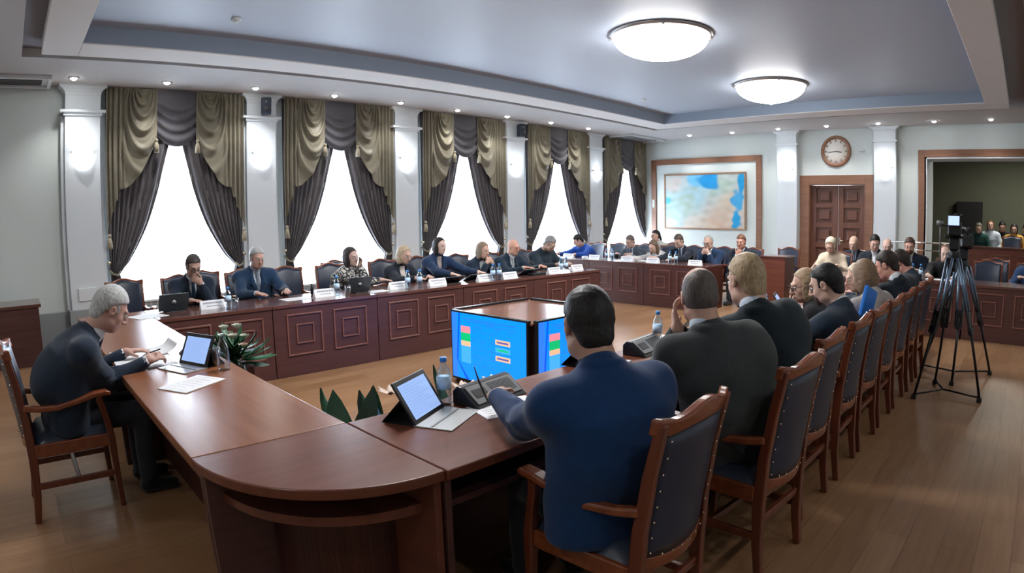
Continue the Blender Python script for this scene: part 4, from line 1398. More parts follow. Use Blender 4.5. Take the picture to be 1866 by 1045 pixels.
# ------------------------------------------------------------------ plants
def leaf_blade(mb, base, tip, width, bend, mi=0, n=8):
    base, tip = Vector(base), Vector(tip)
    ax = (tip - base); L = ax.length; t = ax.normalized()
    sd = t.cross(Vector(bend)).normalized()
    bd = Vector(bend).normalized()
    vs, fs = [], []
    for i in range(n + 1):
        s = i / n
        w = width * math.sin(PI * min(1, s * .92 + .08)) ** .8 * (1 - .1 * s) + .002
        if i == n: w = .001
        c = base + ax * s + bd * (math.sin(s * PI * .5) ** 2 * .25 * L)
        vs += [c - sd * w + bd * .01, c, c + sd * w + bd * .01]
    for i in range(n):
        a = i * 3
        fs += [(a, a + 1, a + 4, a + 3), (a + 1, a + 2, a + 5, a + 4)]
    mb.add(vs, fs, mi, True)
def planter(x, y, rz, lab, seed, h0=.45, nl=16, flowers=3, spread=.17, lw=.035, box=True, baseh=.32, cat='plant'):
    o = empty('potted_plant', (x, y, 0), rz, lab, cat)
    rnd = random.Random(seed)
    MB().box(-.25, .25, -.10, .10, 0, baseh).build('planter_box', G['desk_front_wood'], o, .008)
    MB().box(-.235, .235, -.085, .085, baseh, baseh + .004).build('soil', G['carpet_dark'], o)
    for k in range(nl):
        bx, by = rnd.uniform(-.2, .2), rnd.uniform(-.05, .05)
        a = rnd.uniform(0, 2 * PI)
        r = rnd.uniform(.02, spread)
        m = MB()
        leaf_blade(m, (bx, by, baseh), (bx + r * math.cos(a), by + r * math.sin(a), baseh + h0 * rnd.uniform(.6, 1.05)), lw * rnd.uniform(.7, 1.2), (math.cos(a), math.sin(a), .05))
        m.build('leaf', G['leaf' if k % 3 else 'leaf_dark'], o)
    for k in range(flowers):
        bx = rnd.uniform(-.2, .2); bz = baseh + h0 * rnd.uniform(.75, 1.0); by = rnd.uniform(-.08, .08)
        m = MB()
        for j in range(6):
            a = j * PI / 3
            leaf_blade(m, (bx, by, bz), (bx + .045 * math.cos(a), by + .045 * math.sin(a), bz + .035), .014, (math.cos(a), math.sin(a), -.3), n=4)
        m.sphere((bx, by, bz + .005), .012)
        m.build('flower', G['petal_white' if k % 2 else 'petal_pink'], o)
    return o
planter(1.45, 2.50, 0, 'low planter of broad pointed green leaves on the floor inside the table corner', 4, h0=.46, nl=13, flowers=1, spread=.11, lw=.075, baseh=.25)
planter(1.95, 2.42, 0, 'low planter with leaves and cream flowers behind the tablet and water bottle', 9, h0=.46, nl=14, flowers=3, spread=.12, lw=.055, baseh=.25)
def bouquet(x, y, zc, lab, seed):
    o = empty('flower_arrangement', (x, y, 0), PI / 2, lab, 'flowers')
    rnd = random.Random(seed)
    MB().box(-.22, .22, -.08, .08, 0, zc - .06).build('planter_box', G['desk_front_wood'], o, .008)
    for k in range(84):
        a = rnd.uniform(0, 2 * PI); el = rnd.uniform(-.15, 1.35)
        bx, by = rnd.uniform(-.16, .16), rnd.uniform(-.04, .04)
        L = rnd.uniform(.14, .26)
        d = Vector((math.cos(a) * math.cos(el) * 1.1, math.sin(a) * math.cos(el) * (.42 if math.sin(a) > 0 else .8), math.sin(el) * .9))
        m = MB(); st = Vector((bx, by, zc - .05)) + d * .05
        leaf_blade(m, st, st + d * L, rnd.uniform(.018, .034), (math.cos(a), math.sin(a), -.25))
        m.build('leaf', G['leaf' if k % 3 else 'leaf_dark'], o)
    for k, (fx, fy, fz) in enumerate(((-.02, -.04, .20), (.10, .02, .18), (.16, -.03, .12), (-.12, .03, .15), (.04, .05, .13), (.20, .04, .07), (-.02, -.09, .12), (.12, -.08, .10), (-.19, -.02, .09))):
        m = MB()
        c0 = Vector((fx, fy, zc + fz - .03))
        for n, L_, up, w_ in ((8, .045, .35, .016), (6, .034, .9, .014), (4, .022, 1.8, .011)):
            for j in range(n):
                a = j * 2 * PI / n + n
                dd = Vector((math.cos(a), math.sin(a), up)).normalized()
                leaf_blade(m, c0, c0 + dd * L_, w_, (-math.cos(a) * .3, -math.sin(a) * .3, 1), n=4)
        m.build('flower', G['petal_pink' if k % 3 == 2 else 'petal_white'], o)
bouquet(1.36, 4.20, .64, 'large green arrangement with white flowers beside the chairman tablet', 12)

# ================================================================== tripods with cameras
def tripod(feet, top, lab, head):
    cx = sum(f[0] for f in feet) / 3; cy = sum(f[1] for f in feet) / 3
    o = empty('tripod', (cx, cy, 0), label=lab, cat='tripod', group='camera tripods')
    L = lambda p: Vector((p[0] - cx, p[1] - cy, p[2] if len(p) > 2 else 0))
    for f in feet:
        p0 = L((cx + (f[0] - cx) * .13, cy + (f[1] - cy) * .13, top)); p1 = L((f[0], f[1], .03))
        d = (p1 - p0).normalized(); sd = d.cross(Vector((0, 0, 1))).normalized()
        m = MB()
        mid = p0.lerp(p1, .52)
        for s in (-1, 1):
            m.tube([p0 + sd * s * .034, mid + sd * s * .026], .014, 8, 1)
        m.tube([p0.lerp(p1, .40), p1], .0125, 8, 0)
        m.obox(mid, sd * .034, d * .03, sd.cross(d) * .016, 0)
        m.obox(p0.lerp(p1, .40), sd * .032, d * .02, sd.cross(d) * .014, 0)
        lg = m.build('leg', [G['black_metal'], G['steel_blue_metal']], o)
        MB().obox(p1 + Vector((0, 0, -.008)), (.022, 0, 0), (0, .022, 0), (0, 0, .02)).build('foot', G['black_plastic'], lg, .005)
        MB().tube([L((cx, cy, .05)), p1 + Vector((0, 0, .01))], .009, 8).build('spreader_arm', G['black_metal'], o)
    MB().lathe([(.001, 0), (.055, 0), (.06, .02), (.055, .07), (.04, .09), (.001, .09)], (0, 0, top - .02), 20).build('crown', G['black_metal'], o)
    MB().tube([(0, 0, top - .12), (0, 0, top)], .02, 10).build('bowl_clamp', G['black_plastic'], o)
    h = MB().box(-.05, .05, -.045, .045, top + .07, top + .17).box(-.035, .035, -.09, .09, top + .17, top + .19)
    h.build('fluid_head', G['black_plastic'], o, .01)
    MB().tube([(0, .04, top + .26), (-.02, .13, top + .30), (-.02, .125, top + .24), (-.02, .12, top - .04)], [.01, .010, .009, .008]).tube([(-.02, .10, top + .29), (-.02, .16, top + .30)], .022).build('pan_handle', G['grey_plastic'], o)
    return o
tripod([(5.61, .78), (5.80, .22), (6.25, .68)], 1.22, 'black camera tripod with ground spreader, the nearer of the two', 1)
tripod([(6.93, .19), (6.84, .90), (6.27, .52)], 1.10, 'black camera tripod with ground spreader, the farther of the two', 2)
def camera_body(x, y, z, rz, lab, mic=False, lcd=True):
    o = empty('video_camera', (x, y, z), rz, lab, 'camera')
    o.scale = (1.1, 1.1, 1.1)
    # looks along +y
    MB().box(-.055, .055, -.13, .10, 0, .11).build('body', G['black_plastic'], o, .015, 3)
    MB().tube([(0, .10, .06), (0, .2, .06)], [.042, .045], 16).tube([(0, .2, .06), (0, .25, .06)], [.052, .055], 16).build('lens', G['black_plastic'], o)
    MB().tube([(0, -.1, .11), (0, -.08, .16), (0, .08, .165), (0, .1, .11)], .013).build('carry_handle', G['black_metal'], o)
    if lcd:
        M_ = Matrix.Translation((.045, -.145, .085)) @ Matrix.Rotation(.12, 4, 'Z')
        l = MB().box(-.105, -.005, -.008, .008, -.01, .075).build('flip_screen', G['black_plastic'], o, .003); l.matrix_local = M_
        s = MB().quad((-.098, -.0092, -.003), (-.012, -.0092, -.003), (-.012, -.0092, .068), (-.098, -.0092, .068)).build('lit_display', G['camera_screen'], o); s.matrix_local = M_
    MB().tube([(.05, .0, .16), (.05, .2, .16)], .013).build('shotgun_microphone', G['dark_grey_plastic'], o)
    return o
camera_body(5.885, .56, 1.412, -1.48, 'video camera with lit flip-out screen on top of the nearer tripod')
camera_body(6.68, .54, 1.292, -1.2, 'video camera on the farther tripod, dark and partly hidden', lcd=False)

# ================================================================== people
# Bodies and clothes are grown as smooth surfaces round a posed skeleton (distance fields + surface nets)
class Field:
    def __init__(s, lo, hi, h):
        s.h = h
        s.lo = np.array(lo, float)
        s.n = np.maximum(np.ceil((np.array(hi, float) - s.lo) / h).astype(int) + 1, 4)
        s.F = np.full(tuple(s.n), 9.0, np.float32)
        s.ax = [(s.lo[i] + h * np.arange(s.n[i])).astype(np.float32) for i in range(3)]

    def window(s, lo, hi):
        a = np.clip(np.floor((np.array(lo) - s.lo) / s.h).astype(int), 0, s.n)
        b = np.clip(np.ceil((np.array(hi) - s.lo) / s.h).astype(int) + 1, 0, s.n)
        if np.any(b <= a): return None
        sl = tuple(slice(a[i], b[i]) for i in range(3))
        X = s.ax[0][sl[0]][:, None, None]; Y = s.ax[1][sl[1]][None, :, None]; Z = s.ax[2][sl[2]][None, None, :]
        return sl, X, Y, Z

    def union(s, sl, d, k):
        f = s.F[sl]
        if k > 0:
            h = np.maximum(k - np.abs(f - d), 0) / k
            s.F[sl] = np.minimum(f, d) - h * h * (k / 4)
        else:
            s.F[sl] = np.minimum(f, d)

    def cut(s, sl, d, k=0.0):
        f = s.F[sl]; d = -d
        if k > 0:
            h = np.maximum(k - np.abs(f - d), 0) / k
            s.F[sl] = np.maximum(f, d) + h * h * (k / 4)
        else:
            s.F[sl] = np.maximum(f, d)

    def cone(s, a, b, ra, rb, k=0.02, sub=False):
        a = np.array(a, float); b = np.array(b, float)
        m = max(ra, rb) + k + 2.5 * s.h
        w = s.window(np.minimum(a, b) - m, np.maximum(a, b) + m)
        if w is None: return
        sl, X, Y, Z = w
        d = b - a; L = max(float(d @ d), 1e-9)
        t = ((X - a[0]) * d[0] + (Y - a[1]) * d[1] + (Z - a[2]) * d[2]) / L
        t = np.clip(t, 0, 1)
        D = np.sqrt((X - a[0] - t * d[0]) ** 2 + (Y - a[1] - t * d[1]) ** 2 + (Z - a[2] - t * d[2]) ** 2) - (ra + (rb - ra) * t)
        (s.cut if sub else s.union)(sl, D, k)

    def ell(s, c, r, R=None, k=0.02, sub=False, clip=None):
        """ellipsoid; R: rows are the local axes"""
        c = np.array(c, float); r = np.array(r, float)
        m = float(max(r)) + k + 2.5 * s.h
        w = s.window(c - m, c + m)
        if w is None: return
        sl, X, Y, Z = w
        X = X - c[0]; Y = Y - c[1]; Z = Z - c[2]
        if R is None:
            x, y, z = X, Y, Z
        else:
            x = X * R[0][0] + Y * R[0][1] + Z * R[0][2]
            y = X * R[1][0] + Y * R[1][1] + Z * R[1][2]
            z = X * R[2][0] + Y * R[2][1] + Z * R[2][2]
        k0 = np.sqrt((x / r[0]) ** 2 + (y / r[1]) ** 2 + (z / r[2]) ** 2)
        k1 = np.sqrt((x / r[0] ** 2) ** 2 + (y / r[1] ** 2) ** 2 + (z / r[2] ** 2) ** 2) + 1e-9
        D = k0 * (k0 - 1) / k1
        if clip is not None:
            for (nx, ny, nz, off) in clip:      # keep the side where n.p < off (local coordinates)
                D = np.maximum(D, x * nx + y * ny + z * nz - off)
        (s.cut if sub else s.union)(sl, D.astype(np.float32), k)

    def slab(s, a, b, ra, rb, u, k=0.03, power=2.4):
        """tapered torso piece between a and b; ra, rb = (half width along u, half depth)"""
        a = np.array(a, float); b = np.array(b, float); u = np.array(u, float)
        m = max(ra[0], rb[0]) + k + 2.5 * s.h
        w = s.window(np.minimum(a, b) - m, np.maximum(a, b) + m)
        if w is None: return
        sl, X, Y, Z = w
        d = b - a; L = np.linalg.norm(d); t3 = d / L
        u = u - t3 * (u @ t3); u /= np.linalg.norm(u)
        f = np.cross(t3, u)
        X = X - a[0]; Y = Y - a[1]; Z = Z - a[2]
        q = X * t3[0] + Y * t3[1] + Z * t3[2]
        t = np.clip(q / L, 0, 1)
        cu = X * u[0] + Y * u[1] + Z * u[2]
        cf = X * f[0] + Y * f[1] + Z * f[2]
        rr = 0.055
        wu = ra[0] + (rb[0] - ra[0]) * t - rr; wf = ra[1] + (rb[1] - ra[1]) * t - rr
        rad = (np.abs(cu / wu) ** power + np.abs(cf / wf) ** power) ** (1 / power)
        rho = np.sqrt(cu * cu + cf * cf)
        lat = np.where(rad > 1, rho * (1 - 1 / np.maximum(rad, 1e-6)), (rad - 1) * np.minimum(wu, wf))
        axd = np.abs(q - t * L)
        D = np.where(axd > 0, np.sqrt(np.maximum(lat, 0) ** 2 + axd ** 2), lat) - rr
        s.union(sl, D.astype(np.float32), k)

    def wrinkle(s, amp, f=26.0, ph=0.0):
        X = s.ax[0][:, None, None]; Y = s.ax[1][None, :, None]; Z = s.ax[2][None, None, :]
        s.F += (amp * (np.sin(X * f + ph + 2.1 * np.sin(Z * f * .45 + ph)) * np.sin(Z * f * .8 + 1.7 * np.sin(Y * f * .6) + ph) + .5 * np.sin((X * .7 + Z) * f * 1.9 + 2 * np.sin(Y * f)))).astype(np.float32)

    def halfcut(s, n, off, k=0.0):
        """remove everything with n.p > off"""
        X = s.ax[0][:, None, None]; Y = s.ax[1][None, :, None]; Z = s.ax[2][None, None, :]
        D = X * n[0] + Y * n[1] + Z * n[2] - off
        if k > 0:
            f = s.F; h = np.maximum(k - np.abs(f - D), 0) / k
            s.F = (np.maximum(f, D) + h * h * (k / 4)).astype(np.float32)
        else:
            s.F = np.maximum(s.F, D).astype(np.float32)

    def mesh(s):
        F = s.F
        F[0], F[-1] = np.maximum(F[0], .01), np.maximum(F[-1], .01)
        F[:, 0], F[:, -1] = np.maximum(F[:, 0], .01), np.maximum(F[:, -1], .01)
        F[:, :, 0], F[:, :, -1] = np.maximum(F[:, :, 0], .01), np.maximum(F[:, :, -1], .01)
        I = F < 0
        c = I[:-1, :-1, :-1].astype(np.int8)
        tot = c.copy()
        for dx, dy, dz in ((1, 0, 0), (0, 1, 0), (0, 0, 1), (1, 1, 0), (1, 0, 1), (0, 1, 1), (1, 1, 1)):
            tot += I[dx:I.shape[0] - 1 + dx, dy:I.shape[1] - 1 + dy, dz:I.shape[2] - 1 + dz]
        act = (tot > 0) & (tot < 8)
        ix, iy, iz = np.nonzero(act)
        if len(ix) == 0: return None
        idx = np.full(act.shape, -1, np.int64)
        idx[ix, iy, iz] = np.arange(len(ix))
        P = np.zeros((len(ix), 3)); C = np.zeros(len(ix))
        corner = [(0, 0, 0), (1, 0, 0), (0, 1, 0), (1, 1, 0), (0, 0, 1), (1, 0, 1), (0, 1, 1), (1, 1, 1)]
        V = [F[ix + a, iy + b, iz + c_] for a, b, c_ in corner]
        for i in range(8):
            for j in range(i + 1, 8):
                df = sum(abs(corner[i][q] - corner[j][q]) for q in range(3))
                if df != 1: continue
                m = (V[i] < 0) != (V[j] < 0)
                t = np.where(m, V[i] / np.where(m, V[i] - V[j], 1), 0)
                for q in range(3):
                    P[:, q] += np.where(m, corner[i][q] + (corner[j][q] - corner[i][q]) * t, 0)
                C += m
        P /= C[:, None]
        P += np.stack([ix, iy, iz], 1)
        P = P * s.h + s.lo
        Q = []
        def quads(ax):
            o = [0, 0, 0]; o[ax] = 1
            A = I[:I.shape[0] - o[0], :I.shape[1] - o[1], :I.shape[2] - o[2]]
            Bq = I[o[0]:, o[1]:, o[2]:]
            x, y, z = np.nonzero(A != Bq)
            b, c_ = [(1, 2), (2, 0), (0, 1)][ax]
            co = [x, y, z]
            ok = (co[b] > 0) & (co[c_] > 0)
            for q in range(3): ok &= co[q] < act.shape[q] + (0)
            x, y, z = x[ok], y[ok], z[ok]; co = [x, y, z]
            def g(db, dc):
                cc_ = [x.copy(), y.copy(), z.copy()]
                cc_[b] = cc_[b] - db; cc_[c_] = cc_[c_] - dc
                return idx[cc_[0], cc_[1], cc_[2]]
            q4 = np.stack([g(0, 0), g(1, 0), g(1, 1), g(0, 1)], 1)
            inside = A[x, y, z]
            q4[~inside] = q4[~inside][:, ::-1]
            Q.append(q4[(q4 >= 0).all(1)])
        for a in range(3): quads(a)
        return P, np.concatenate(Q)


def field_obj(name, F, m, parent, weld=True):
    r = F.mesh()
    if r is None: return None
    P, Q = r
    # keep the big pieces only
    me = bpy.data.meshes.new(name)
    me.vertices.add(len(P)); me.vertices.foreach_set('co', P.astype(np.float32).ravel())
    me.loops.add(len(Q) * 4); me.loops.foreach_set('vertex_index', Q.astype(np.int32).ravel())
    me.polygons.add(len(Q)); me.polygons.foreach_set('loop_start', np.arange(0, len(Q) * 4, 4, dtype=np.int32))
    try: me.polygons.foreach_set('loop_total', np.full(len(Q), 4, np.int32))
    except Exception: pass
    me.polygons.foreach_set('use_smooth', np.ones(len(Q), bool))
    me.materials.append(m)
    me.update(calc_edges=True)
    o = bpy.data.objects.new(name, me)
    COL.objects.link(o)
    if parent: o.parent = parent
    return o


def cloth(col, rough=0.85, sheen=0.15, name='cloth'):
    m = mat(name, col, rough, sheen=sheen, spec=0.2)
    c2 = tuple(min(1, c * 1.12 + .0008) for c in col)
    return noise_color(m, col, c2, (1, 1, 1), 40, 3.0, 0.35, 0.65, 0.0)

def skin(col):
    m = mat('skin', col, 0.5, spec=0.35)
    b = m.node_tree.nodes['Principled BSDF']
    b.inputs['Subsurface Weight'].default_value = 0.0
    return m

CL = {}
def cl(key, col, **kw):
    if key not in CL: CL[key] = cloth(col, name=key, **kw)
    return CL[key]
SK = {}
def sk(col):
    if col not in SK: SK[col] = skin(col)
    return SK[col]
HR = {}
def hr_(col):
    if col not in HR:
        m = mat('hair', col, 0.5, spec=0.35)
        HR[col] = noise_color(m, tuple(c * .72 for c in col), tuple(min(1, c * 1.35) for c in col), (6, 6, 1.2), 18, 4, .3, .7, 0.25)
    return HR[col]
LIP = mat('lips', (0.30, 0.10, 0.09), .45)
EYE = mat('eye', (0.55, 0.55, 0.53), .25)
IRIS = mat('iris', (0.03, 0.025, 0.02), .2)
SPEC_ = mat('spectacle_frame', (0.015, 0.012, 0.012), .3)
SPECR = mat('red_spectacle_frame', (0.30, 0.02, 0.02), .3)

def V3(*a): return np.array(a, float)
def nrm(v): return v / (np.linalg.norm(v) + 1e-12)

def ik(sh, wr, l1, l2, pole):
    d = wr - sh; L = np.linalg.norm(d)
    L2 = min(L, (l1 + l2) * .995)
    wr2 = sh + nrm(d) * L2
    a = math.acos(max(-1, min(1, (l1 * l1 + L2 * L2 - l2 * l2) / (2 * l1 * L2))))
    dn = nrm(d); p = pole - dn * (pole @ dn); p = nrm(p)
    return sh + dn * l1 * math.cos(a) + p * l1 * math.sin(a), wr2


def person(name_lab, hip, ang, head, gaze=(0, 0), hands=None, jacket=(.02, .03, .06), shirt=(.6, .63, .68), tie=None,
           hair='short', hcol=(.05, .035, .025), skn=(.50, .30, .22), glasses=None, beard=None, female=False, res=.0095,
           vneck=True, floor=0.0, bulk=1.0, trousers=(.02, .022, .03), group=None, hunch=.03, pattern=None, roll=0.0, seat=.47, legs=True, elbow_out=None):
    """hip (x,y) world, ang = facing direction in radians (0 = +x), head = world centre of the head,
    gaze=(yaw relative to body, pitch down), hands = {'L': (x,y,z,style), 'R': ...} world wrist targets"""
    rz = ang - PI / 2
    o = empty('person', (hip[0], hip[1], floor), rz, name_lab, 'person', group)
    c_, s_ = math.cos(-rz), math.sin(-rz)
    def loc(p):
        x, y = p[0] - hip[0], p[1] - hip[1]
        return V3(x * c_ - y * s_, x * s_ + y * c_, p[2] - floor)
    H = loc(head)
    sc = .96 if female else 1.0
    gy, gp = gaze
    # head axes: x right, y forward, z up
    fy = V3(-math.sin(gy) * math.cos(gp), math.cos(gy) * math.cos(gp), -math.sin(gp))
    rx = V3(math.cos(gy), math.sin(gy), 0)
    uz = np.cross(rx, fy)
    if roll:
        rx, uz = rx * math.cos(roll) + uz * math.sin(roll), -rx * math.sin(roll) + uz * math.cos(roll)
    HM = np.stack([rx, fy, uz])
    def hp(x, y, z): return H + (rx * x + fy * y + uz * z) * sc
    # spine
    pel = V3(0, 0, seat + .06)
    nb = H + uz * (-.118) * sc + V3(0, -.040 - .045 * math.sin(max(gp, 0)), 0) + V3(0, 0, -.025)
    sw = (.160 if female else .190) * (.5 + .5 * bulk)       # shoulder half width (joint)
    mid = (pel + nb) / 2 + V3(0, -hunch, 0)
    tdir = nrm(nb - mid)
    chest = mid + (nb - mid) * .45
    # shoulders turn a little towards the hands
    shl = {}
    for s, k in ((-1, 'L'), (1, 'R')):
        shl[k] = nb + V3(s * sw, .0, 0) - tdir * .092
    if hands is None: hands = {}
    arms = {}
    for s, k in ((-1, 'L'), (1, 'R')):
        h = hands.get(k)
        if h is None:
            w = V3(s * .17, .40, .80 - floor * 0) if floor == 0 else V3(s * .14, .33, .66)
            st = 'rest'
        else:
            w = loc(h[:3]); st = h[3]
            if st == 'cheek': w = hp(s * .098, .045, -.135)
            elif st == 'mouth': w = hp(s * .055, .135, -.135)
            elif st == 'chin': w = hp(s * .045, .110, -.200)
            elif st == 'clasp': w = hp(s * .062, .150, -.150)
        d = w - shl[k]
        reach = .57 * (.95 if female else 1)
        if np.linalg.norm(d) > reach * .97:       # lean the shoulder towards a far hand
            shl[k] = shl[k] + nrm(d) * min(.14, np.linalg.norm(d) - reach * .97)
        pole = V3(s * .55, -.15, -.8)
        if st in ('chin', 'mouth', 'cheek', 'clasp'): pole = V3(s * .30, .15, -1)
        if elbow_out and k in elbow_out: pole = np.array(elbow_out[k], float)
        e, w = ik(shl[k], w, .29 * reach / .55, .26 * reach / .55, pole)
        arms[k] = (shl[k], e, w, st)
    skin_m = sk(skn)
    # ---------------- body: one continuous skin surface
    allp = [H, pel] + [p for a in arms.values() for p in a[:3]]
    lo = np.min(allp, 0) - .27; hi = np.max(allp, 0) + .22
    lo[2] = .0 if legs else .3; hi[1] = max(hi[1], .62 if legs else hi[1]); lo[0] = min(lo[0], -.25); hi[0] = max(hi[0], .25)
    F = Field(lo, hi, res)
    q = sc
    F.ell(hp(0, -.017, .032), np.array([.074, .094, .086]) * q, HM, .01)
    F.ell(hp(0, .024, -.028), np.array([.060, .066, .082]) * q, HM, .03)
    F.ell(hp(0, .050, -.088), np.array([.034 if female else .040, .032, .026]) * q, HM, .035)
    for s in (-1, 1):
        F.ell(hp(s * .036, .052, -.028), np.array([.024, .024, .026]) * q, HM, .02)
        F.ell(hp(s * .046, .012, -.072), np.array([.020, .040, .026]) * q, HM, .03)
    F.cone(hp(-.034, .079, .030), hp(.034, .079, .030), .011 * q, .011 * q, .016)
    for s in (-1, 1): F.ell(hp(s * .031, .103, .003), np.array([.017, .012, .0095]) * q, HM, .010, sub=True)
    F.cone(hp(0, .088, .022), hp(0, .112, -.026), .0075 * q, .0125 * q, .010)
    for s in (-1, 1): F.ell(hp(s * .012, .100, -.031), np.array([.008, .010, .008]) * q, HM, .008)
    F.cone(hp(-.016, .088, -.062), hp(.016, .088, -.062), .0075 * q, .0075 * q, .008)
    for s in (-1, 1):
        F.ell(hp(s * .076, -.004, -.004), np.array([.009, .021, .032]) * q, HM, .006)
        F.ell(hp(s * .083, .000, -.002), np.array([.006, .011, .018]) * q, HM, .004, sub=True)
    nr = .050 if female else .059
    F.cone(hp(0, -.030, -.07), nb, nr, nr * 1.12, .03)
    F.slab(nb - tdir * .10, chest, (sw * .85, .07), (.145 * bulk, .085), V3(1, 0, 0), .04)
    F.slab(chest, pel, (.145 * bulk, .085), (.145 * bulk, .09), V3(1, 0, 0), .04)
    def arm(Fd, k, r0, r1, r2, kk=.03, endt=1.0):
        sh, e, w, st = arms[k]
        Fd.cone(sh, e, r0, r1, kk)
        Fd.cone(e, e + (w - e) * endt, r1, r2, .012)
    for s, k in ((-1, 'L'), (1, 'R')):
        arm(F, k, .046, .036, .026)
        sh, e, w, st = arms[k]
        f = nrm(w - e)
        up = V3(0, 0, 1)
        # hand frame: d fingers, n back of the hand, t towards the thumb
        if st == 'cheek':
            d = nrm(uz * .85 + fy * .25 + rx * s * .05); n = rx * s + fy * .15; curl = .45
        elif st == 'mouth':
            d = nrm(uz * .55 - rx * s * .75); n = nrm(fy + uz * .1); curl = .85
        elif st == 'chin':
            d = nrm(uz * .75 - rx * s * .45 - fy * .1); n = nrm(fy * .9 - uz * .3); curl = .95
        elif st == 'clasp':
            d = nrm(uz * .45 - rx * s * .85); n = nrm(fy + uz * .1); curl = .8
        elif st == 'pen':
            d = nrm(f + V3(-s * .35, 0, -.15)); n = nrm(V3(s * .45, -.1, .85)); curl = .75
        elif st == 'fist':
            d = f; n = up; curl = 1.05
        else:
            d = nrm(f * V3(1, 1, .2)); n = up; curl = .28
        n = nrm(n - d * (n @ d))
        t = np.cross(n, d) * (1 if True else 1)
        t = t * (1 if (t @ V3(-s, 0, 0)) > 0 else -1)         # thumb side towards the middle
        if st in ('mouth', 'clasp', 'chin'): t = t if t @ uz > 0 else -t
        if st == 'cheek': t = t if t @ fy > 0 else -t
        hs = .92 if female else 1.0
        palm = w + d * .045 * hs
        R = np.stack([t, d, n])
        F.cone(w - f * .02, w + d * .01, .027 * hs, .026 * hs, .015)
        F.ell(palm, np.array([.040, .050, .0165]) * hs, R, .018)
        Ls = (.072, .080, .074, .058)
        for i in range(4):
            off = (.031 - .0205 * i) * hs
            p0 = w + d * .078 * hs + t * off
            a1 = curl * .6 + .06 * i * (1 if curl > .5 else 0)
            c1 = d * math.cos(a1) - n * math.sin(a1)
            p1 = p0 + (c1 + t * (.05 * (1.5 - i))) * Ls[i] * .48 * hs
            a2 = a1 + curl * .9
            c2 = d * math.cos(a2) - n * math.sin(a2)
            p2 = p1 + c2 * Ls[i] * .30 * hs
            a3 = a2 + curl * .6
            c3 = d * math.cos(a3) - n * math.sin(a3)
            p3 = p2 + c3 * Ls[i] * .22 * hs
            F.cone(p0 - d * .012, p1, .0098 * hs, .0088 * hs, .004)
            F.cone(p1, p2, .0088 * hs, .008 * hs, .002)
            F.cone(p2, p3, .008 * hs, .007 * hs, .002)
        q0 = w + d * .022 * hs + t * .028 * hs
        q1 = q0 + nrm(t * .75 + d * .7 - n * .35) * .040 * hs
        q2 = q1 + nrm(t * .25 + d * .9 - n * (.3 + .4 * curl)) * .032 * hs
        F.cone(q0, q1, .0125 * hs, .0105 * hs, .008)
        F.cone(q1, q2, .0105 * hs, .0085 * hs, .002)
    if legs:
        for s in (-1, 1):
            F.cone(pel + V3(s * .085, .0, -.02), V3(s * .12, .42, seat + .03), .07, .048, .03)
            F.cone(V3(s * .12, .42, seat + .03), V3(s * .12, .40, .09), .048, .034, .02)
            F.cone(V3(s * .12, .40, .05), V3(s * .13, .52, .035), .034, .03, .02)
    body = field_obj('body', F, skin_m, o)
    # ---------------- jacket, sweater or blouse
    J = Field(lo, hi, res)
    b = bulk
    fwd = nrm(np.cross(tdir, V3(1, 0, 0))); fwd = fwd if fwd[1] > 0 else -fwd
    tb = pel + V3(0, 0, -.03)
    J.slab(nb - tdir * .105, chest, (sw * 1.20, .096 * b), (.194 * b, .125 * b), V3(1, 0, 0), .05)
    J.slab(chest, tb, (.198 * b, .125 * b), (.218 * b, .142 * b), V3(1, 0, 0), .05)
    Rj = np.stack([V3(1, 0, 0), np.cross(tdir, V3(1, 0, 0)), tdir])
    J.ell(nb - tdir * .13 + V3(0, -.022, 0), (sw * 1.02, .105 * b, .115), Rj, .05)
    J.ell(mid + V3(0, -.02, .03), (.183 * b, .118 * b, .19), Rj, .06)
    for k in ('L', 'R'):
        J.cone(nb - tdir * .045 - fwd * .012, arms[k][0] + tdir * .006, .074, .064 * b, .06)
        arm(J, k, .065 * b, .059 * b, .038, .055, .93)
        sh_, e_, w_, _ = arms[k]
        for tt, ww in ((.70, .002), (.86, .003)):       # sleeve creases towards the elbow
            p_ = sh_ + (e_ - sh_) * tt
            J.ell(p_, (.064 * b + ww, .064 * b + ww, .010), None, .02)
        for tt in (.10, .24):
            p_ = e_ + (w_ - e_) * tt
            J.ell(p_, (.010, .057 * b, .057 * b), None, .02)
    J.cone(nb - tdir * .04, nb + tdir * .012, .078, .068, .03)
    J.wrinkle(.0034 if not female else .0024, 19, hip[0] * 7)
    for k in ('L', 'R'):           # open the cuff round the wrist
        sh_, e_, w_, _ = arms[k]
        f = nrm(w_ - e_)
        J.cone(e_ + (w_ - e_) * .93, w_ + f * .02, .030, .030, 0, sub=True)
    # neck opening with a standing collar round the back
    for a in np.linspace(PI + .25 - PI, 2 * PI - .25 - PI + PI, 40) if vneck else ():
        if a < PI: continue
        p = nb + tdir * .006 + V3(math.cos(a) * .070, 0, 0) + fwd * (math.sin(a) * .066 - .002)
        J.ell(p, (.0135, .0135, .026), None, .010)
    if vneck:
        top = nb + fwd * .07 + tdir * .0
        botp = chest + fwd * (.14 * b) - tdir * .09
        for a in np.linspace(0, 1, 9):
            p = top + (botp - top) * a
            w = .052 * (1 - a) + .006
            J.ell(p, (w, .05, .035), np.stack([V3(1, 0, 0), fwd, tdir]), 0, sub=True)
        # lapels: raised bands beside the opening
        for s in (-1, 1):
            a0 = nb + V3(s * .055, 0, 0) + fwd * .045 - tdir * .012
            a1 = chest + V3(s * .078, 0, 0) + fwd * (.122 * b) + tdir * .03
            a2 = botp + V3(s * .012, 0, 0) - fwd * .012
            J.cone(a0, a1, .014, .019, .008); J.cone(a1, a2, .019, .010, .008)
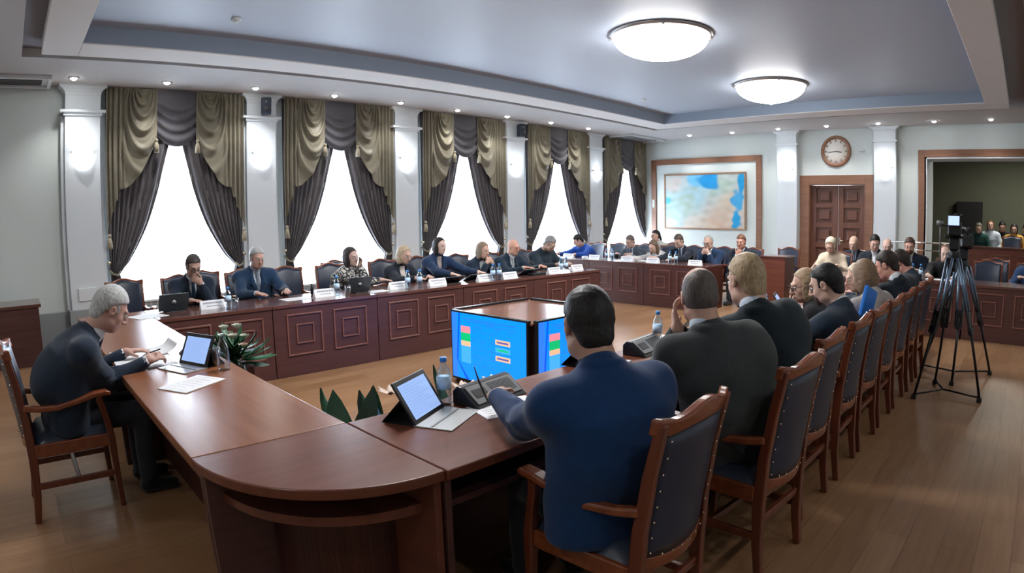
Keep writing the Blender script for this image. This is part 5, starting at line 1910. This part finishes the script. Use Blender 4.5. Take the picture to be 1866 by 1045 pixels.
    jm = pattern if pattern else cl('jacket_cloth_%s' % (jacket,), jacket)
    if legs: J.halfcut((0, 0, -1), -(seat - .02))
    jk = field_obj('jacket' if vneck else 'sweater', J, jm, o)
    # ---------------- shirt with collar and cuffs
    if shirt is not None:
        S = Field(np.min([H, pel] + [a[2] for a in arms.values()], 0) - .2, np.max([H, pel] + [a[2] for a in arms.values()], 0) + .2, res)
        S.slab(nb - tdir * .12, chest, (sw * .85, .084 * b), (.155 * b, .112 * b), V3(1, 0, 0), .03)
        S.slab(chest, pel, (.155 * b, .112 * b), (.15 * b, .10 * b), V3(1, 0, 0), .03)
        S.cone(nb - tdir * .1 + fwd * .0, nb - tdir * .01, .075, .060, .04)
        if not female:
            S.cone(nb - tdir * .03, nb + tdir * .026 + fwd * .010, .068, .0645, .01)
            for k in ('L', 'R'):
                sh_, e_, w_, _ = arms[k]
                m_ = MB().tube([e_ + (w_ - e_) * .86, e_ + (w_ - e_) * .98, e_ + (w_ - e_) * .99], [.034, .033, .029], 14)
                m_.build('shirt_cuff', cl('shirt_cloth_%s' % (shirt,), shirt, rough=.7), o)
        field_obj('shirt', S, cl('shirt_cloth_%s' % (shirt,), shirt, rough=.7) if not isinstance(shirt, bpy.types.Material) else shirt, o)
    if tie is not None:
        T = Field(np.min([nb, pel], 0) - .2, np.max([nb, pel], 0) + .2, min(res, .007))
        Rt = np.stack([V3(1, 0, 0), fwd, tdir])
        a0 = nb + fwd * .071 + tdir * .006
        a1 = chest + fwd * (.116 * b + .003)
        a2 = chest + fwd * (.116 * b + .003) - tdir * .16
        T.ell(a0, (.019, .012, .018), Rt, .0)
        for a in np.linspace(0, 1, 12):
            p = a0 + (a1 - a0) * a
            T.ell(p, (.015 + .010 * a, .008, .03), Rt, .006)
        for a in np.linspace(0, 1, 10):
            p = a1 + (a2 - a1) * a
            T.ell(p, (.025 + .010 * a, .009, .03), Rt, .006)
        field_obj('tie', T, cl('tie_cloth_%s' % (tie,), tie, rough=.5), o)
    # ---------------- trousers and shoes
    if legs:
        P = Field((-.3, -.24, .0), (.3, .66, seat + .2), .012)
        P.slab(pel + V3(0, 0, .09), pel + V3(0, .0, -.05), (.17 * b, .12 * b), (.175 * b, .125 * b), V3(1, 0, 0), .03)
        for s in (-1, 1):
            P.cone(pel + V3(s * .09, .0, -.02), V3(s * .12, .42, seat + .03), .088, .066, .04)
            P.cone(V3(s * .12, .42, seat + .03), V3(s * .12, .40, .12), .066, .052, .03)
        P.wrinkle(.003, 22, hip[1])
        field_obj('trousers', P, cl('trouser_cloth_%s' % (trousers,), trousers), o)
        for s in (-1, 1):
            Q_ = Field((s * .13 - .08, .3, -.01), (s * .13 + .08, .62, .16), .01)
            Q_.cone(V3(s * .12, .39, .05), V3(s * .135, .54, .036), .046, .036, .02)
            Q_.cone(V3(s * .12, .385, .05), V3(s * .12, .39, .10), .042, .04, .02)
            Q_.halfcut((0, 0, -1), -.004)
            field_obj('shoe', Q_, cl('shoe_leather', (.008, .008, .009), rough=.3), o)
    # ---------------- hair
    if hair:
        hm = hr_(hcol)
        lo2 = H - .20; hi2 = H + .17
        if hair in ('long', 'longback'): lo2 = lo2 - V3(.02, .04, .22)
        A = Field(lo2, hi2, min(res, .007))
        def cap(r, c, clips, k=.01): A.ell(hp(*c), np.array(r) * q, HM, k, clip=[(a, b2, c2, d_ * q) for a, b2, c2, d_ in clips])
        if hair in ('short', 'shortgrey', 'swept'):
            up_ = .010 if hair != 'swept' else .018
            cap((.0815, .103, .094 + up_ - .010), (0, -.020, .038), [(0, .50, -1, .004)], .0)
            cap((.0800, .098, .104), (0, -.024, .012), [(0, 1, 0, .062), (0, 0, -1, .020)], .010)     # sideburn
            cap((.0810, .0985, .106), (0, -.024, .012), [(0, 1, -.25, -.008), (0, -.35, -1, .098)], .012)
            A.ell(hp(0, -.070, -.058), np.array([.056, .036, .045]) * q, HM, .03)
            A.wrinkle(.0012, 130, 1)
        elif hair == 'receding':
            cap((.080, .100, .094), (0, -.022, .030), [(0, .85, -1, -.006), (0, 1, 0, .045)], .0)
            cap((.080, .097, .104), (0, -.024, .010), [(0, 1, -.10, .004), (0, .0, -1, .070)], .012)
            A.wrinkle(.001, 130, 1)
        elif hair == 'bald':
            # a horseshoe of short hair round the back and sides
            cap((.0768, .0962, .0885), (0, -.017, .032), [(0, 1, -.15, .020), (0, .0, -1, .070), (0, .80, 1, .030)], .0)
            cap((.0768, .0962, .1000), (0, -.020, .006), [(0, 1, -.15, .012), (0, .0, -1, .070), (0, .80, 1, .050)], .006)
        elif hair == 'bob':
            cap((.087, .106, .104), (0, -.022, .030), [(0, 1, -.55, .042)], .0)
            for s in (-1, 1):
                A.ell(hp(s * .068, -.016, -.045), np.array([.022, .062, .090]) * q, HM, .03)
            A.ell(hp(0, -.072, -.038), np.array([.076, .046, .088]) * q, HM, .03)
            A.ell(hp(0, .090, -.035), np.array([.058, .066, .096]) * q, HM, .008, sub=True)
            A.wrinkle(.0016, 90, 2)
        elif hair in ('long', 'longback'):
            cap((.087, .106, .104), (0, -.022, .030), [(0, 1, -.55, .042)], .0)
            for s in (-1, 1):
                A.ell(hp(s * .070, -.020, -.075), np.array([.026, .052, .13]) * q, HM, .02)
            A.ell(hp(0, -.078, -.08), np.array([.080, .042, .15]) * q, HM, .03)
            A.ell(hp(0, .090, -.035), np.array([.058, .066, .096]) * q, HM, .008, sub=True)
            A.wrinkle(.0022, 80, 2)
        elif hair == 'updo':
            cap((.089, .110, .108), (0, -.024, .036), [(0, 1, -.55, .044)], .0)
            A.ell(hp(0, -.075, .01), np.array([.080, .055, .080]) * q, HM, .03)
            for s in (-1, 1): A.ell(hp(s * .070, -.012, -.008), np.array([.020, .05, .05]) * q, HM, .02)
            A.ell(hp(0, .090, -.035), np.array([.060, .070, .088]) * q, HM, .008, sub=True)
            A.wrinkle(.0016, 100, 2)
        elif hair == 'ponytail':
            cap((.084, .102, .094), (0, -.020, .036), [(0, .42, -1, .000)], .0)
            cap((.082, .098, .100), (0, -.024, .012), [(0, 1, -.1, .0), (0, .0, -1, .068)], .012)
            A.cone(hp(0, -.11, .04), hp(.0, -.15, -.10), .030, .022, .02)
            A.wrinkle(.0014, 100, 2)
        if hair not in ('bald',):
            for s in (-1, 1):
                if hair in ('short', 'swept', 'receding', 'shortgrey'): A.ell(hp(s * .079, .000, -.006), np.array([.016, .022, .034]) * q, HM, .004, sub=True)
        field_obj('hair', A, hm, o)
    if beard:
        Bf = Field(H - .15, H + .12, min(res, .006))
        Bf.ell(hp(0, .030, -.060), np.array([.0600, .066, .052]) * q, HM, .0)
        Bf.ell(hp(0, .052, -.090), np.array([.042, .036, .030]) * q, HM, .03)
        Bf.ell(hp(0, .10, .008), np.array([.07, .05, .046]) * q, HM, .006, sub=True)
        Bf.ell(hp(0, .104, -.060), np.array([.020, .022, .009]) * q, HM, .003, sub=True)
        Bf.ell(hp(0, -.05, -.04), np.array([.10, .06, .09]) * q, HM, .0, sub=True)
        field_obj('beard', Bf, hr_(beard), o)
    # ---------------- eyes, brows, lips, glasses
    for s in (-1, 1):
        p = hp(s * .031, .0815, .003)
        eo = MB().sphere(tuple(p), .0125 * q, seg=10, rings=8).build('eye', EYE, o)
        p = hp(s * .031, .0895, .001)
        MB().sphere(tuple(p), .0050 * q, seg=8, rings=6).build('iris', IRIS, eo)
        if hair or beard:
            MB().tube([hp(s * .016, .0915, .026), hp(s * .032, .090, .031), hp(s * .048, .079, .026)], [.0030, .0038, .002], 6).build('eyebrow', hr_(tuple(c * .8 for c in hcol)), o)
        MB().tube([hp(s * .018, .0895, .006), hp(s * .025, .0935, .0105), hp(s * .033, .0945, .0112), hp(s * .045, .086, .006)], [.0018, .0032, .0032, .0016], 6).build('eyelid', hr_((.05, .03, .025)), eo)
    lp = MB()
    lp.tube([hp(-.021, .086, -.062), hp(-.008, .0945, -.0600), hp(0, .095, -.061), hp(.008, .0945, -.0600), hp(.021, .086, -.062)], [.0015, .0042, .0038, .0042, .0015], 6)
    lp.build('lips', LIP, o)
    if glasses:
        g = MB()
        for s in (-1, 1):
            pts = []
            for i in range(17):
                a = i / 16 * 2 * PI
                pts.append(hp(s * .034 + math.cos(a) * .026, .106 - .004 * abs(math.cos(a)), .004 + math.sin(a) * .019))
            g.tube(pts, .0022, 6, caps=False)
            g.tube([hp(s * .058, .103, .012), hp(s * .078, .06, .012), hp(s * .082, -.005, .010)], .0020, 6)
        g.tube([hp(-.009, .108, .008), hp(.009, .108, .008)], .0020, 6)
        g.build('glasses', SPECR if glasses == 'red' else SPEC_, o)
    return o


# patterned black and white knit
def pattern_cloth():
    m = mat('patterned_knit', (.5, .5, .48), .8)
    nt, b = nodes(m)
    tc = nt.nodes.new('ShaderNodeTexCoord'); v = nt.nodes.new('ShaderNodeTexVoronoi'); cr = nt.nodes.new('ShaderNodeValToRGB')
    v.feature = 'DISTANCE_TO_EDGE'; v.inputs['Scale'].default_value = 17
    cr.color_ramp.interpolation = 'CONSTANT'
    cr.color_ramp.elements[0].color = (.02, .022, .03, 1); cr.color_ramp.elements[1].color = (.50, .49, .45, 1)
    cr.color_ramp.elements[0].position = 0; cr.color_ramp.elements[1].position = .10
    e = cr.color_ramp.elements.new(.26); e.color = (.03, .03, .045, 1)
    nt.links.new(tc.outputs['Object'], v.inputs['Vector']); nt.links.new(v.outputs['Distance'], cr.inputs[0]); nt.links.new(cr.outputs[0], b.inputs['Base Color'])
    return m
KNIT = pattern_cloth()

NAVY = (.014, .024, .052); DARK = (.010, .014, .024); CHAR = (.022, .026, .030); BLACK = (.008, .009, .012)
GREYSUIT = (.040, .050, .066); WHITE = (.60, .62, .66); PALEB = (.45, .52, .62)
FAIR = (.52, .32, .25); TAN = (.42, .24, .17); RED_ = (.50, .25, .19); PALE = (.60, .42, .35)
GREY = (.34, .34, .35); LGREY = (.48, .48, .47); BLOND = (.36, .26, .15); LBLOND = (.55, .46, .32); DKBR = (.020, .014, .012); BROWN = (.06, .038, .026); BLK = (.010, .009, .010)
NR = .0065
UPa, DNa, LFa, RTa = PI / 2, -PI / 2, PI, 0.0

# ---- near row (facing the middle of the room)
person('man in bright navy-blue jacket seen from behind, nearest chair, writing with a black pen', (1.60, 1.17), UPa - .30, (1.60, 1.28, 1.170), (-.22, .35),
       {'L': (1.585, 1.72, .835, 'pen'), 'R': (1.97, 1.52, .78, 'rest')}, elbow_out={'L': (.05, -.5, -.75)}, jacket=(.005, .030, .100), shirt=(.006, .032, .11), hair='short', hcol=BLK, skn=TAN, res=NR, hunch=.05, bulk=1.12, vneck=True)
person('balding man in dark grey jacket seen from behind, cheek propped on his left hand', (2.50, 1.10), UPa - .55, (2.33, 1.25, 1.195), (-.28, .25),
       {'L': (2.27, 1.47, 1.10, 'cheek'), 'R': (2.86, 1.72, .78, 'pen')}, jacket=(.036, .043, .046), shirt=PALEB, hair='bald', hcol=(.10, .085, .08), skn=(.50, .30, .23), res=NR, hunch=.06, bulk=1.09, roll=.06)
person('short-haired blond man in dark suit seen from behind, third along the near row', (3.00, 1.10), UPa - .45, (2.76, 1.23, 1.23), (-.02, .30),
       {'L': (2.95, 1.62, .78, 'rest'), 'R': (3.30, 1.62, .78, 'rest')}, jacket=(.010, .018, .026), shirt=PALEB, hair='short', hcol=(.36, .27, .165), skn=(.54, .33, .25), res=NR, hunch=.04, bulk=1.05)
person('dark-haired bearded man in dark suit with white collar, in profile', (3.78, 1.12), UPa - .1, (3.80, 1.14, 1.125), (.22, .42),
       {'L': (3.7, 1.60, .78, 'rest'), 'R': (3.95, 1.60, .78, 'rest')}, jacket=(.008, .018, .034), shirt=WHITE, hair='short', hcol=BLK, beard=(.05, .028, .02), skn=(.56, .36, .29), res=NR, hunch=.04, bulk=1.05)
person('blond woman with dark glasses and black jacket resting her mouth on her hand', (4.32, 1.22), UPa, (4.36, 1.47, 1.045), (.65, .25),
       {'L': (4.20, 1.66, .96, 'mouth'), 'R': (4.55, 1.66, .78, 'rest')}, jacket=BLACK, shirt=None, hair='bob', hcol=(.34, .24, .15), skn=FAIR, glasses='black', female=True, res=NR, vneck=False)
person('woman in pale grey sweater with highlighted brown hair, seated beyond the bearded man', (4.86, 1.08), UPa - .3, (4.75, 1.12, 1.11), (-.3, .35),
       {'L': (4.8, 1.60, .78, 'rest'), 'R': (5.05, 1.60, .78, 'rest')}, jacket=(.26, .235, .225), shirt=None, hair='bob', hcol=(.17, .105, .06), skn=FAIR, female=True, res=.008, vneck=False)
person('woman with long pale blond hair in black top with a bright blue folder', (5.38, 1.15), UPa, (5.42, 1.34, 1.03), (.6, .3),
       {'L': (5.3, 1.65, .78, 'rest'), 'R': (5.6, 1.62, .78, 'rest')}, jacket=BLACK, shirt=None, hair='long', hcol=LBLOND, skn=FAIR, female=True, res=.009, vneck=False)
person('dark-haired man in dark suit, second from the far end of the near row', (5.98, 1.10), UPa - .2, (5.74, 1.15, 1.13), (.2, .45),
       {'L': (5.9, 1.62, .78, 'rest'), 'R': (6.15, 1.62, .78, 'rest')}, jacket=(.011, .018, .028), shirt=WHITE, hair='short', hcol=DKBR, skn=RED_, res=.008, hunch=.04)
person('dark-haired man in navy suit bending forward at the far end of the near row', (6.58, 1.10), UPa - .2, (6.63, 1.19, 1.105), (.2, .55),
       {'L': (6.5, 1.62, .78, 'rest'), 'R': (6.8, 1.62, .78, 'rest')}, jacket=(.009, .015, .030), shirt=WHITE, hair='short', hcol=DKBR, skn=RED_, res=.008, hunch=.05)
o = tag(MB().obox((4.42, 1.0, .95), (.12, -.01, -.035), (0, .012, .0), (.045, -.01, .10)).build('blue_folder', G['blue_bag'], bevel=.004), 'bright blue folder tucked behind a woman of the near row, above her chair back', 'folder')

# ---- chairman
person('white-haired chairman in dark suit bending over papers and writing with a pen', (.16, 3.76), RTa, (.475, 3.68, 1.095), (.05, .62),
       {'R': (.655, 3.66, .785, 'pen'), 'L': (.58, 4.02, .78, 'rest')}, jacket=(.014, .024, .044), shirt=WHITE, tie=(.02, .03, .08), hair='swept', hcol=(.38, .39, .39), skn=(.46, .28, .23), res=NR, hunch=.10, bulk=1.08, elbow_out={'R': (-.2, -.5, -.5)})

# ---- window row (facing the middle of the room)
T_ = .78
person('man in dark suit at the first window, one hand over his mouth, white cuff showing', (1.82, 6.98), DNa, (1.77, 6.62, 1.11), (0.05, .45),
       {'L': (1.86, 6.47, 1.00, 'mouth'), 'R': (1.65, 6.35, T_, 'rest')}, jacket=(.012, .020, .036), shirt=WHITE, tie=(.03, .06, .11), hair='short', hcol=(.05, .042, .04), skn=(.40, .25, .20), glasses='black')
person('grey-haired man in navy suit with a grey patterned tie, looking down', (2.60, 6.98), DNa, (2.56, 6.75, 1.145), (.05, .30),
       {'L': (2.75, 6.38, T_, 'rest'), 'R': (2.4, 6.38, T_, 'rest')}, jacket=(.010, .030, .070), shirt=(.5, .55, .63), tie=(.16, .19, .23), hair='short', hcol=GREY, skn=(.46, .27, .22), bulk=1.1)
person('woman with dark bob in a black and white patterned top, head leaning on her hand', (3.82, 6.96), DNa, (3.78, 6.70, 1.08), (.25, .15),
       {'L': (3.93, 6.62, .98, 'cheek'), 'R': (3.98, 6.34, .80, 'rest')}, pattern=KNIT, shirt=None, hair='bob', hcol=(.035, .028, .03), skn=(.50, .34, .29), female=True, vneck=False, roll=-.15, bulk=1.1)
person('blond woman in black jacket with a pale necklace line, looking down to her left', (4.62, 6.96), DNa, (4.58, 6.70, 1.055), (.2, .30),
       {'L': (4.72, 6.36, T_, 'rest'), 'R': (4.5, 6.34, T_, 'rest')}, jacket=(.012, .016, .026), shirt=(.55, .5, .47), hair='bob', hcol=(.40, .31, .21), skn=(.52, .34, .28), female=True)
person('dark-haired woman in navy jacket and beige blouse sitting upright', (5.25, 7.02), DNa, (5.25, 6.80, 1.14), (.1, .1),
       {'L': (5.55, 6.34, T_, 'rest'), 'R': (5.12, 6.38, T_, 'rest')}, jacket=(.012, .030, .075), shirt=(.30, .25, .24), hair='bob', hcol=(.018, .012, .012), skn=PALE, female=True)
person('woman with light brown hair holding both clasped hands in front of her mouth', (6.0, 6.94), DNa, (5.92, 6.65, 1.05), (.1, .2),
       {'L': (6.02, 6.42, .93, 'clasp'), 'R': (5.90, 6.42, .93, 'clasp')}, jacket=(.014, .026, .046), shirt=(.5, .55, .6), hair='bob', hcol=(.22, .16, .115), skn=FAIR, female=True)
person('bald man with red-framed glasses in dark suit', (6.62, 6.96), DNa, (6.58, 6.70, 1.065), (.05, .2),
       {'L': (6.80, 6.34, T_, 'rest'), 'R': (6.45, 6.34, T_, 'rest')}, jacket=(.010, .022, .040), shirt=WHITE, tie=(.3, .33, .36), hair=None, hcol=(.3, .25, .2), skn=(.56, .31, .23), glasses='red', bulk=1.1)
person('grey-haired man in dark suit with deeply lowered head, last of the window row', (7.42, 6.94), DNa, (7.36, 6.65, 1.09), (.05, .70),
       {'L': (7.45, 6.36, T_, 'fist'), 'R': (7.2, 6.36, T_, 'rest')}, jacket=(.014, .024, .036), shirt=None, hair='short', hcol=(.20, .19, .185), skn=(.42, .27, .21), bulk=1.15, vneck=False)

# ---- rear row (facing the camera side)
person('person with dark hair in bright blue sweater leaning over papers at the rear corner', (10.08, 8.02), LFa, (9.75, 8.05, 1.03), (-.5, .60),
       {'L': (9.30, 7.75, T_, 'rest'), 'R': (9.35, 8.25, T_, 'pen')}, jacket=(.006, .055, .30), shirt=None, hair='short', hcol=BLK, skn=FAIR, vneck=False, bulk=1.05)
person('man in grey-blue suit and dark tie left of the map, looking down', (10.1, 6.86), LFa, (9.9, 6.86, 1.035), (0, .4),
       {}, jacket=GREYSUIT, shirt=(.4, .44, .5), tie=(.02, .03, .06), hair='short', hcol=(.10, .08, .07), skn=(.42, .27, .22))
person('woman with long brown-blond hair in white jacket writing at the rear row', (10.05, 6.22), LFa, (9.75, 6.23, .96), (.05, .45),
       {'L': (9.45, 6.0, T_, 'pen'), 'R': (9.45, 6.62, T_, 'rest')}, jacket=(.55, .53, .52), shirt=None, hair='long', hcol=(.12, .08, .055), skn=FAIR, female=True, vneck=False)
person('black-haired woman in pale top, half hidden behind the woman in white', (10.9, 6.7), LFa, (10.6, 6.72, 1.13), (-.3, .1),
       {}, jacket=(.40, .40, .38), shirt=None, hair='ponytail', hcol=BLK, skn=FAIR, female=True, vneck=False)
person('short-haired man in black suit sitting before the left half of the map', (10.1, 5.74), LFa, (9.85, 5.74, 1.075), (0, .5),
       {'R': (9.42, 5.95, T_, 'rest'), 'L': (9.42, 5.6, T_, 'rest')}, jacket=(.010, .014, .026), shirt=PALEB, tie=(.02, .025, .05), hair='short', hcol=(.07, .05, .04), skn=(.46, .30, .24))
person('older man with glasses in navy suit, folded hands raised to his mouth', (10.1, 5.08), LFa, (9.8, 5.10, 1.075), (.05, .3),
       {'L': (9.60, 5.04, .95, 'clasp'), 'R': (9.60, 5.20, .95, 'clasp')}, jacket=(.010, .026, .065), shirt=WHITE, hair='receding', hcol=(.26, .25, .24), skn=(.46, .29, .23), glasses='black')
person('reddish-haired man resting his chin on his hand, last of the rear row', (10.2, 4.54), LFa, (9.95, 4.53, 1.10), (.1, .2),
       {'R': (9.80, 4.62, .98, 'chin')}, jacket=(.010, .014, .024), shirt=WHITE, hair='short', hcol=(.13, .06, .035), skn=(.46, .24, .18))

# ---- right row
person('woman with short white-blond hair in cream jacket in front of the door', (10.1, 2.9), LFa, (9.9, 2.9, 1.10), (.05, .55),
       {}, jacket=(.46, .38, .29), shirt=None, hair='updo', hcol=(.55, .50, .38), skn=FAIR, female=True, vneck=False)
person('bald man in dark suit in the second row in front of the door', (10.9, 2.72), LFa, (10.7, 2.72, 1.12), (0, .35),
       {}, jacket=DARK, shirt=PALEB, tie=(.1, .12, .16), hair=None, hcol=(.2, .15, .1), skn=(.55, .36, .28))
person('man with thick dark swept hair looking down by the right door frame', (10.1, 2.2), LFa, (9.9, 2.17, 1.165), (.3, .35),
       {}, jacket=DARK, shirt=WHITE, hair='swept', hcol=BLK, skn=(.50, .32, .26))
person('bald man half hidden by the pilaster right of the door', (10.95, 2.13), LFa, (10.7, 2.13, 1.10), (.2, .3),
       {}, jacket=DARK, shirt=PALEB, hair=None, hcol=(.2, .15, .1), skn=(.55, .36, .30))
person('bearded man in black suit and black tie facing the viewer by two bottles', (10.12, 1.64), LFa, (9.9, 1.62, 1.15), (.1, .3),
       {}, jacket=(.006, .010, .022), shirt=WHITE, tie=(.01, .01, .015), hair='short', hcol=(.06, .035, .025), beard=(.08, .04, .025), skn=(.50, .29, .22), bulk=1.1)
person('pale reader in black top holding white papers, half hidden behind the tripods', (10.1, 1.08), LFa, (9.8, 1.07, 1.07), (.2, .2),
       {'L': (9.36, .85, T_, 'rest'), 'R': (9.36, 1.25, T_, 'rest')}, jacket=BLACK, shirt=None, hair='receding', hcol=(.18, .09, .05), skn=PALE, vneck=False)
person('person in blue jacket at the right edge, only a shoulder in view', (10.1, -.20), LFa, (9.9, -.24, 1.07), (.2, .3),
       {}, jacket=(.02, .05, .12), shirt=WHITE, hair='short', hcol=BROWN, skn=FAIR)

# ---- gallery
GL = 'people sitting in the dark gallery'
person('older person in dark green sweater reading in the gallery', (16.15, .95), LFa, (15.9, .95, 1.40), (0, .4), {}, jacket=(.012, .045, .040), shirt=None, hair='bob', hcol=(.13, .12, .10), skn=FAIR, female=True, floor=.28, res=.011, vneck=False, group=GL)
person('person in white top with the head raised in the gallery', (16.4, .68), LFa, (16.2, .69, 1.47), (.1, -.1), {}, jacket=(.50, .56, .64), shirt=None, hair='bob', hcol=(.12, .05, .03), skn=FAIR, female=True, floor=.28, res=.011, vneck=False, group=GL)
person('dark-haired person dressed in black between white and yellow tops in the gallery', (16.8, .42), LFa, (16.6, .42, 1.45), (0, .4), {}, jacket=BLACK, shirt=None, hair='short', hcol=BLK, skn=TAN, floor=.28, res=.011, vneck=False, group=GL)
person('dark-haired woman in yellow top in the gallery', (16.35, .13), LFa, (16.1, .13, 1.41), (0, .3), {}, jacket=(.48, .27, .06), shirt=None, hair='bob', hcol=BLK, skn=FAIR, female=True, floor=.28, res=.011, vneck=False, group=GL)
person('person in black at the right edge of the gallery', (16.6, -.16), LFa, (16.4, -.15, 1.41), (0, .3), {}, jacket=BLACK, shirt=None, hair='short', hcol=BLK, skn=TAN, floor=.28, res=.011, vneck=False, group=GL)
for x, y, lb in ((16.15, .95, 'under the reader in dark green'), (16.42, .62, 'under the person in white'), (16.8, .42, 'under the person in black'), (16.35, .13, 'under the woman in yellow'), (16.62, -.4, 'at the right edge')):
    c_ = chair(x, y, PI / 2, 'gallery armchair ' + lb, 'armchairs of the gallery')
    c_.location.z = .28
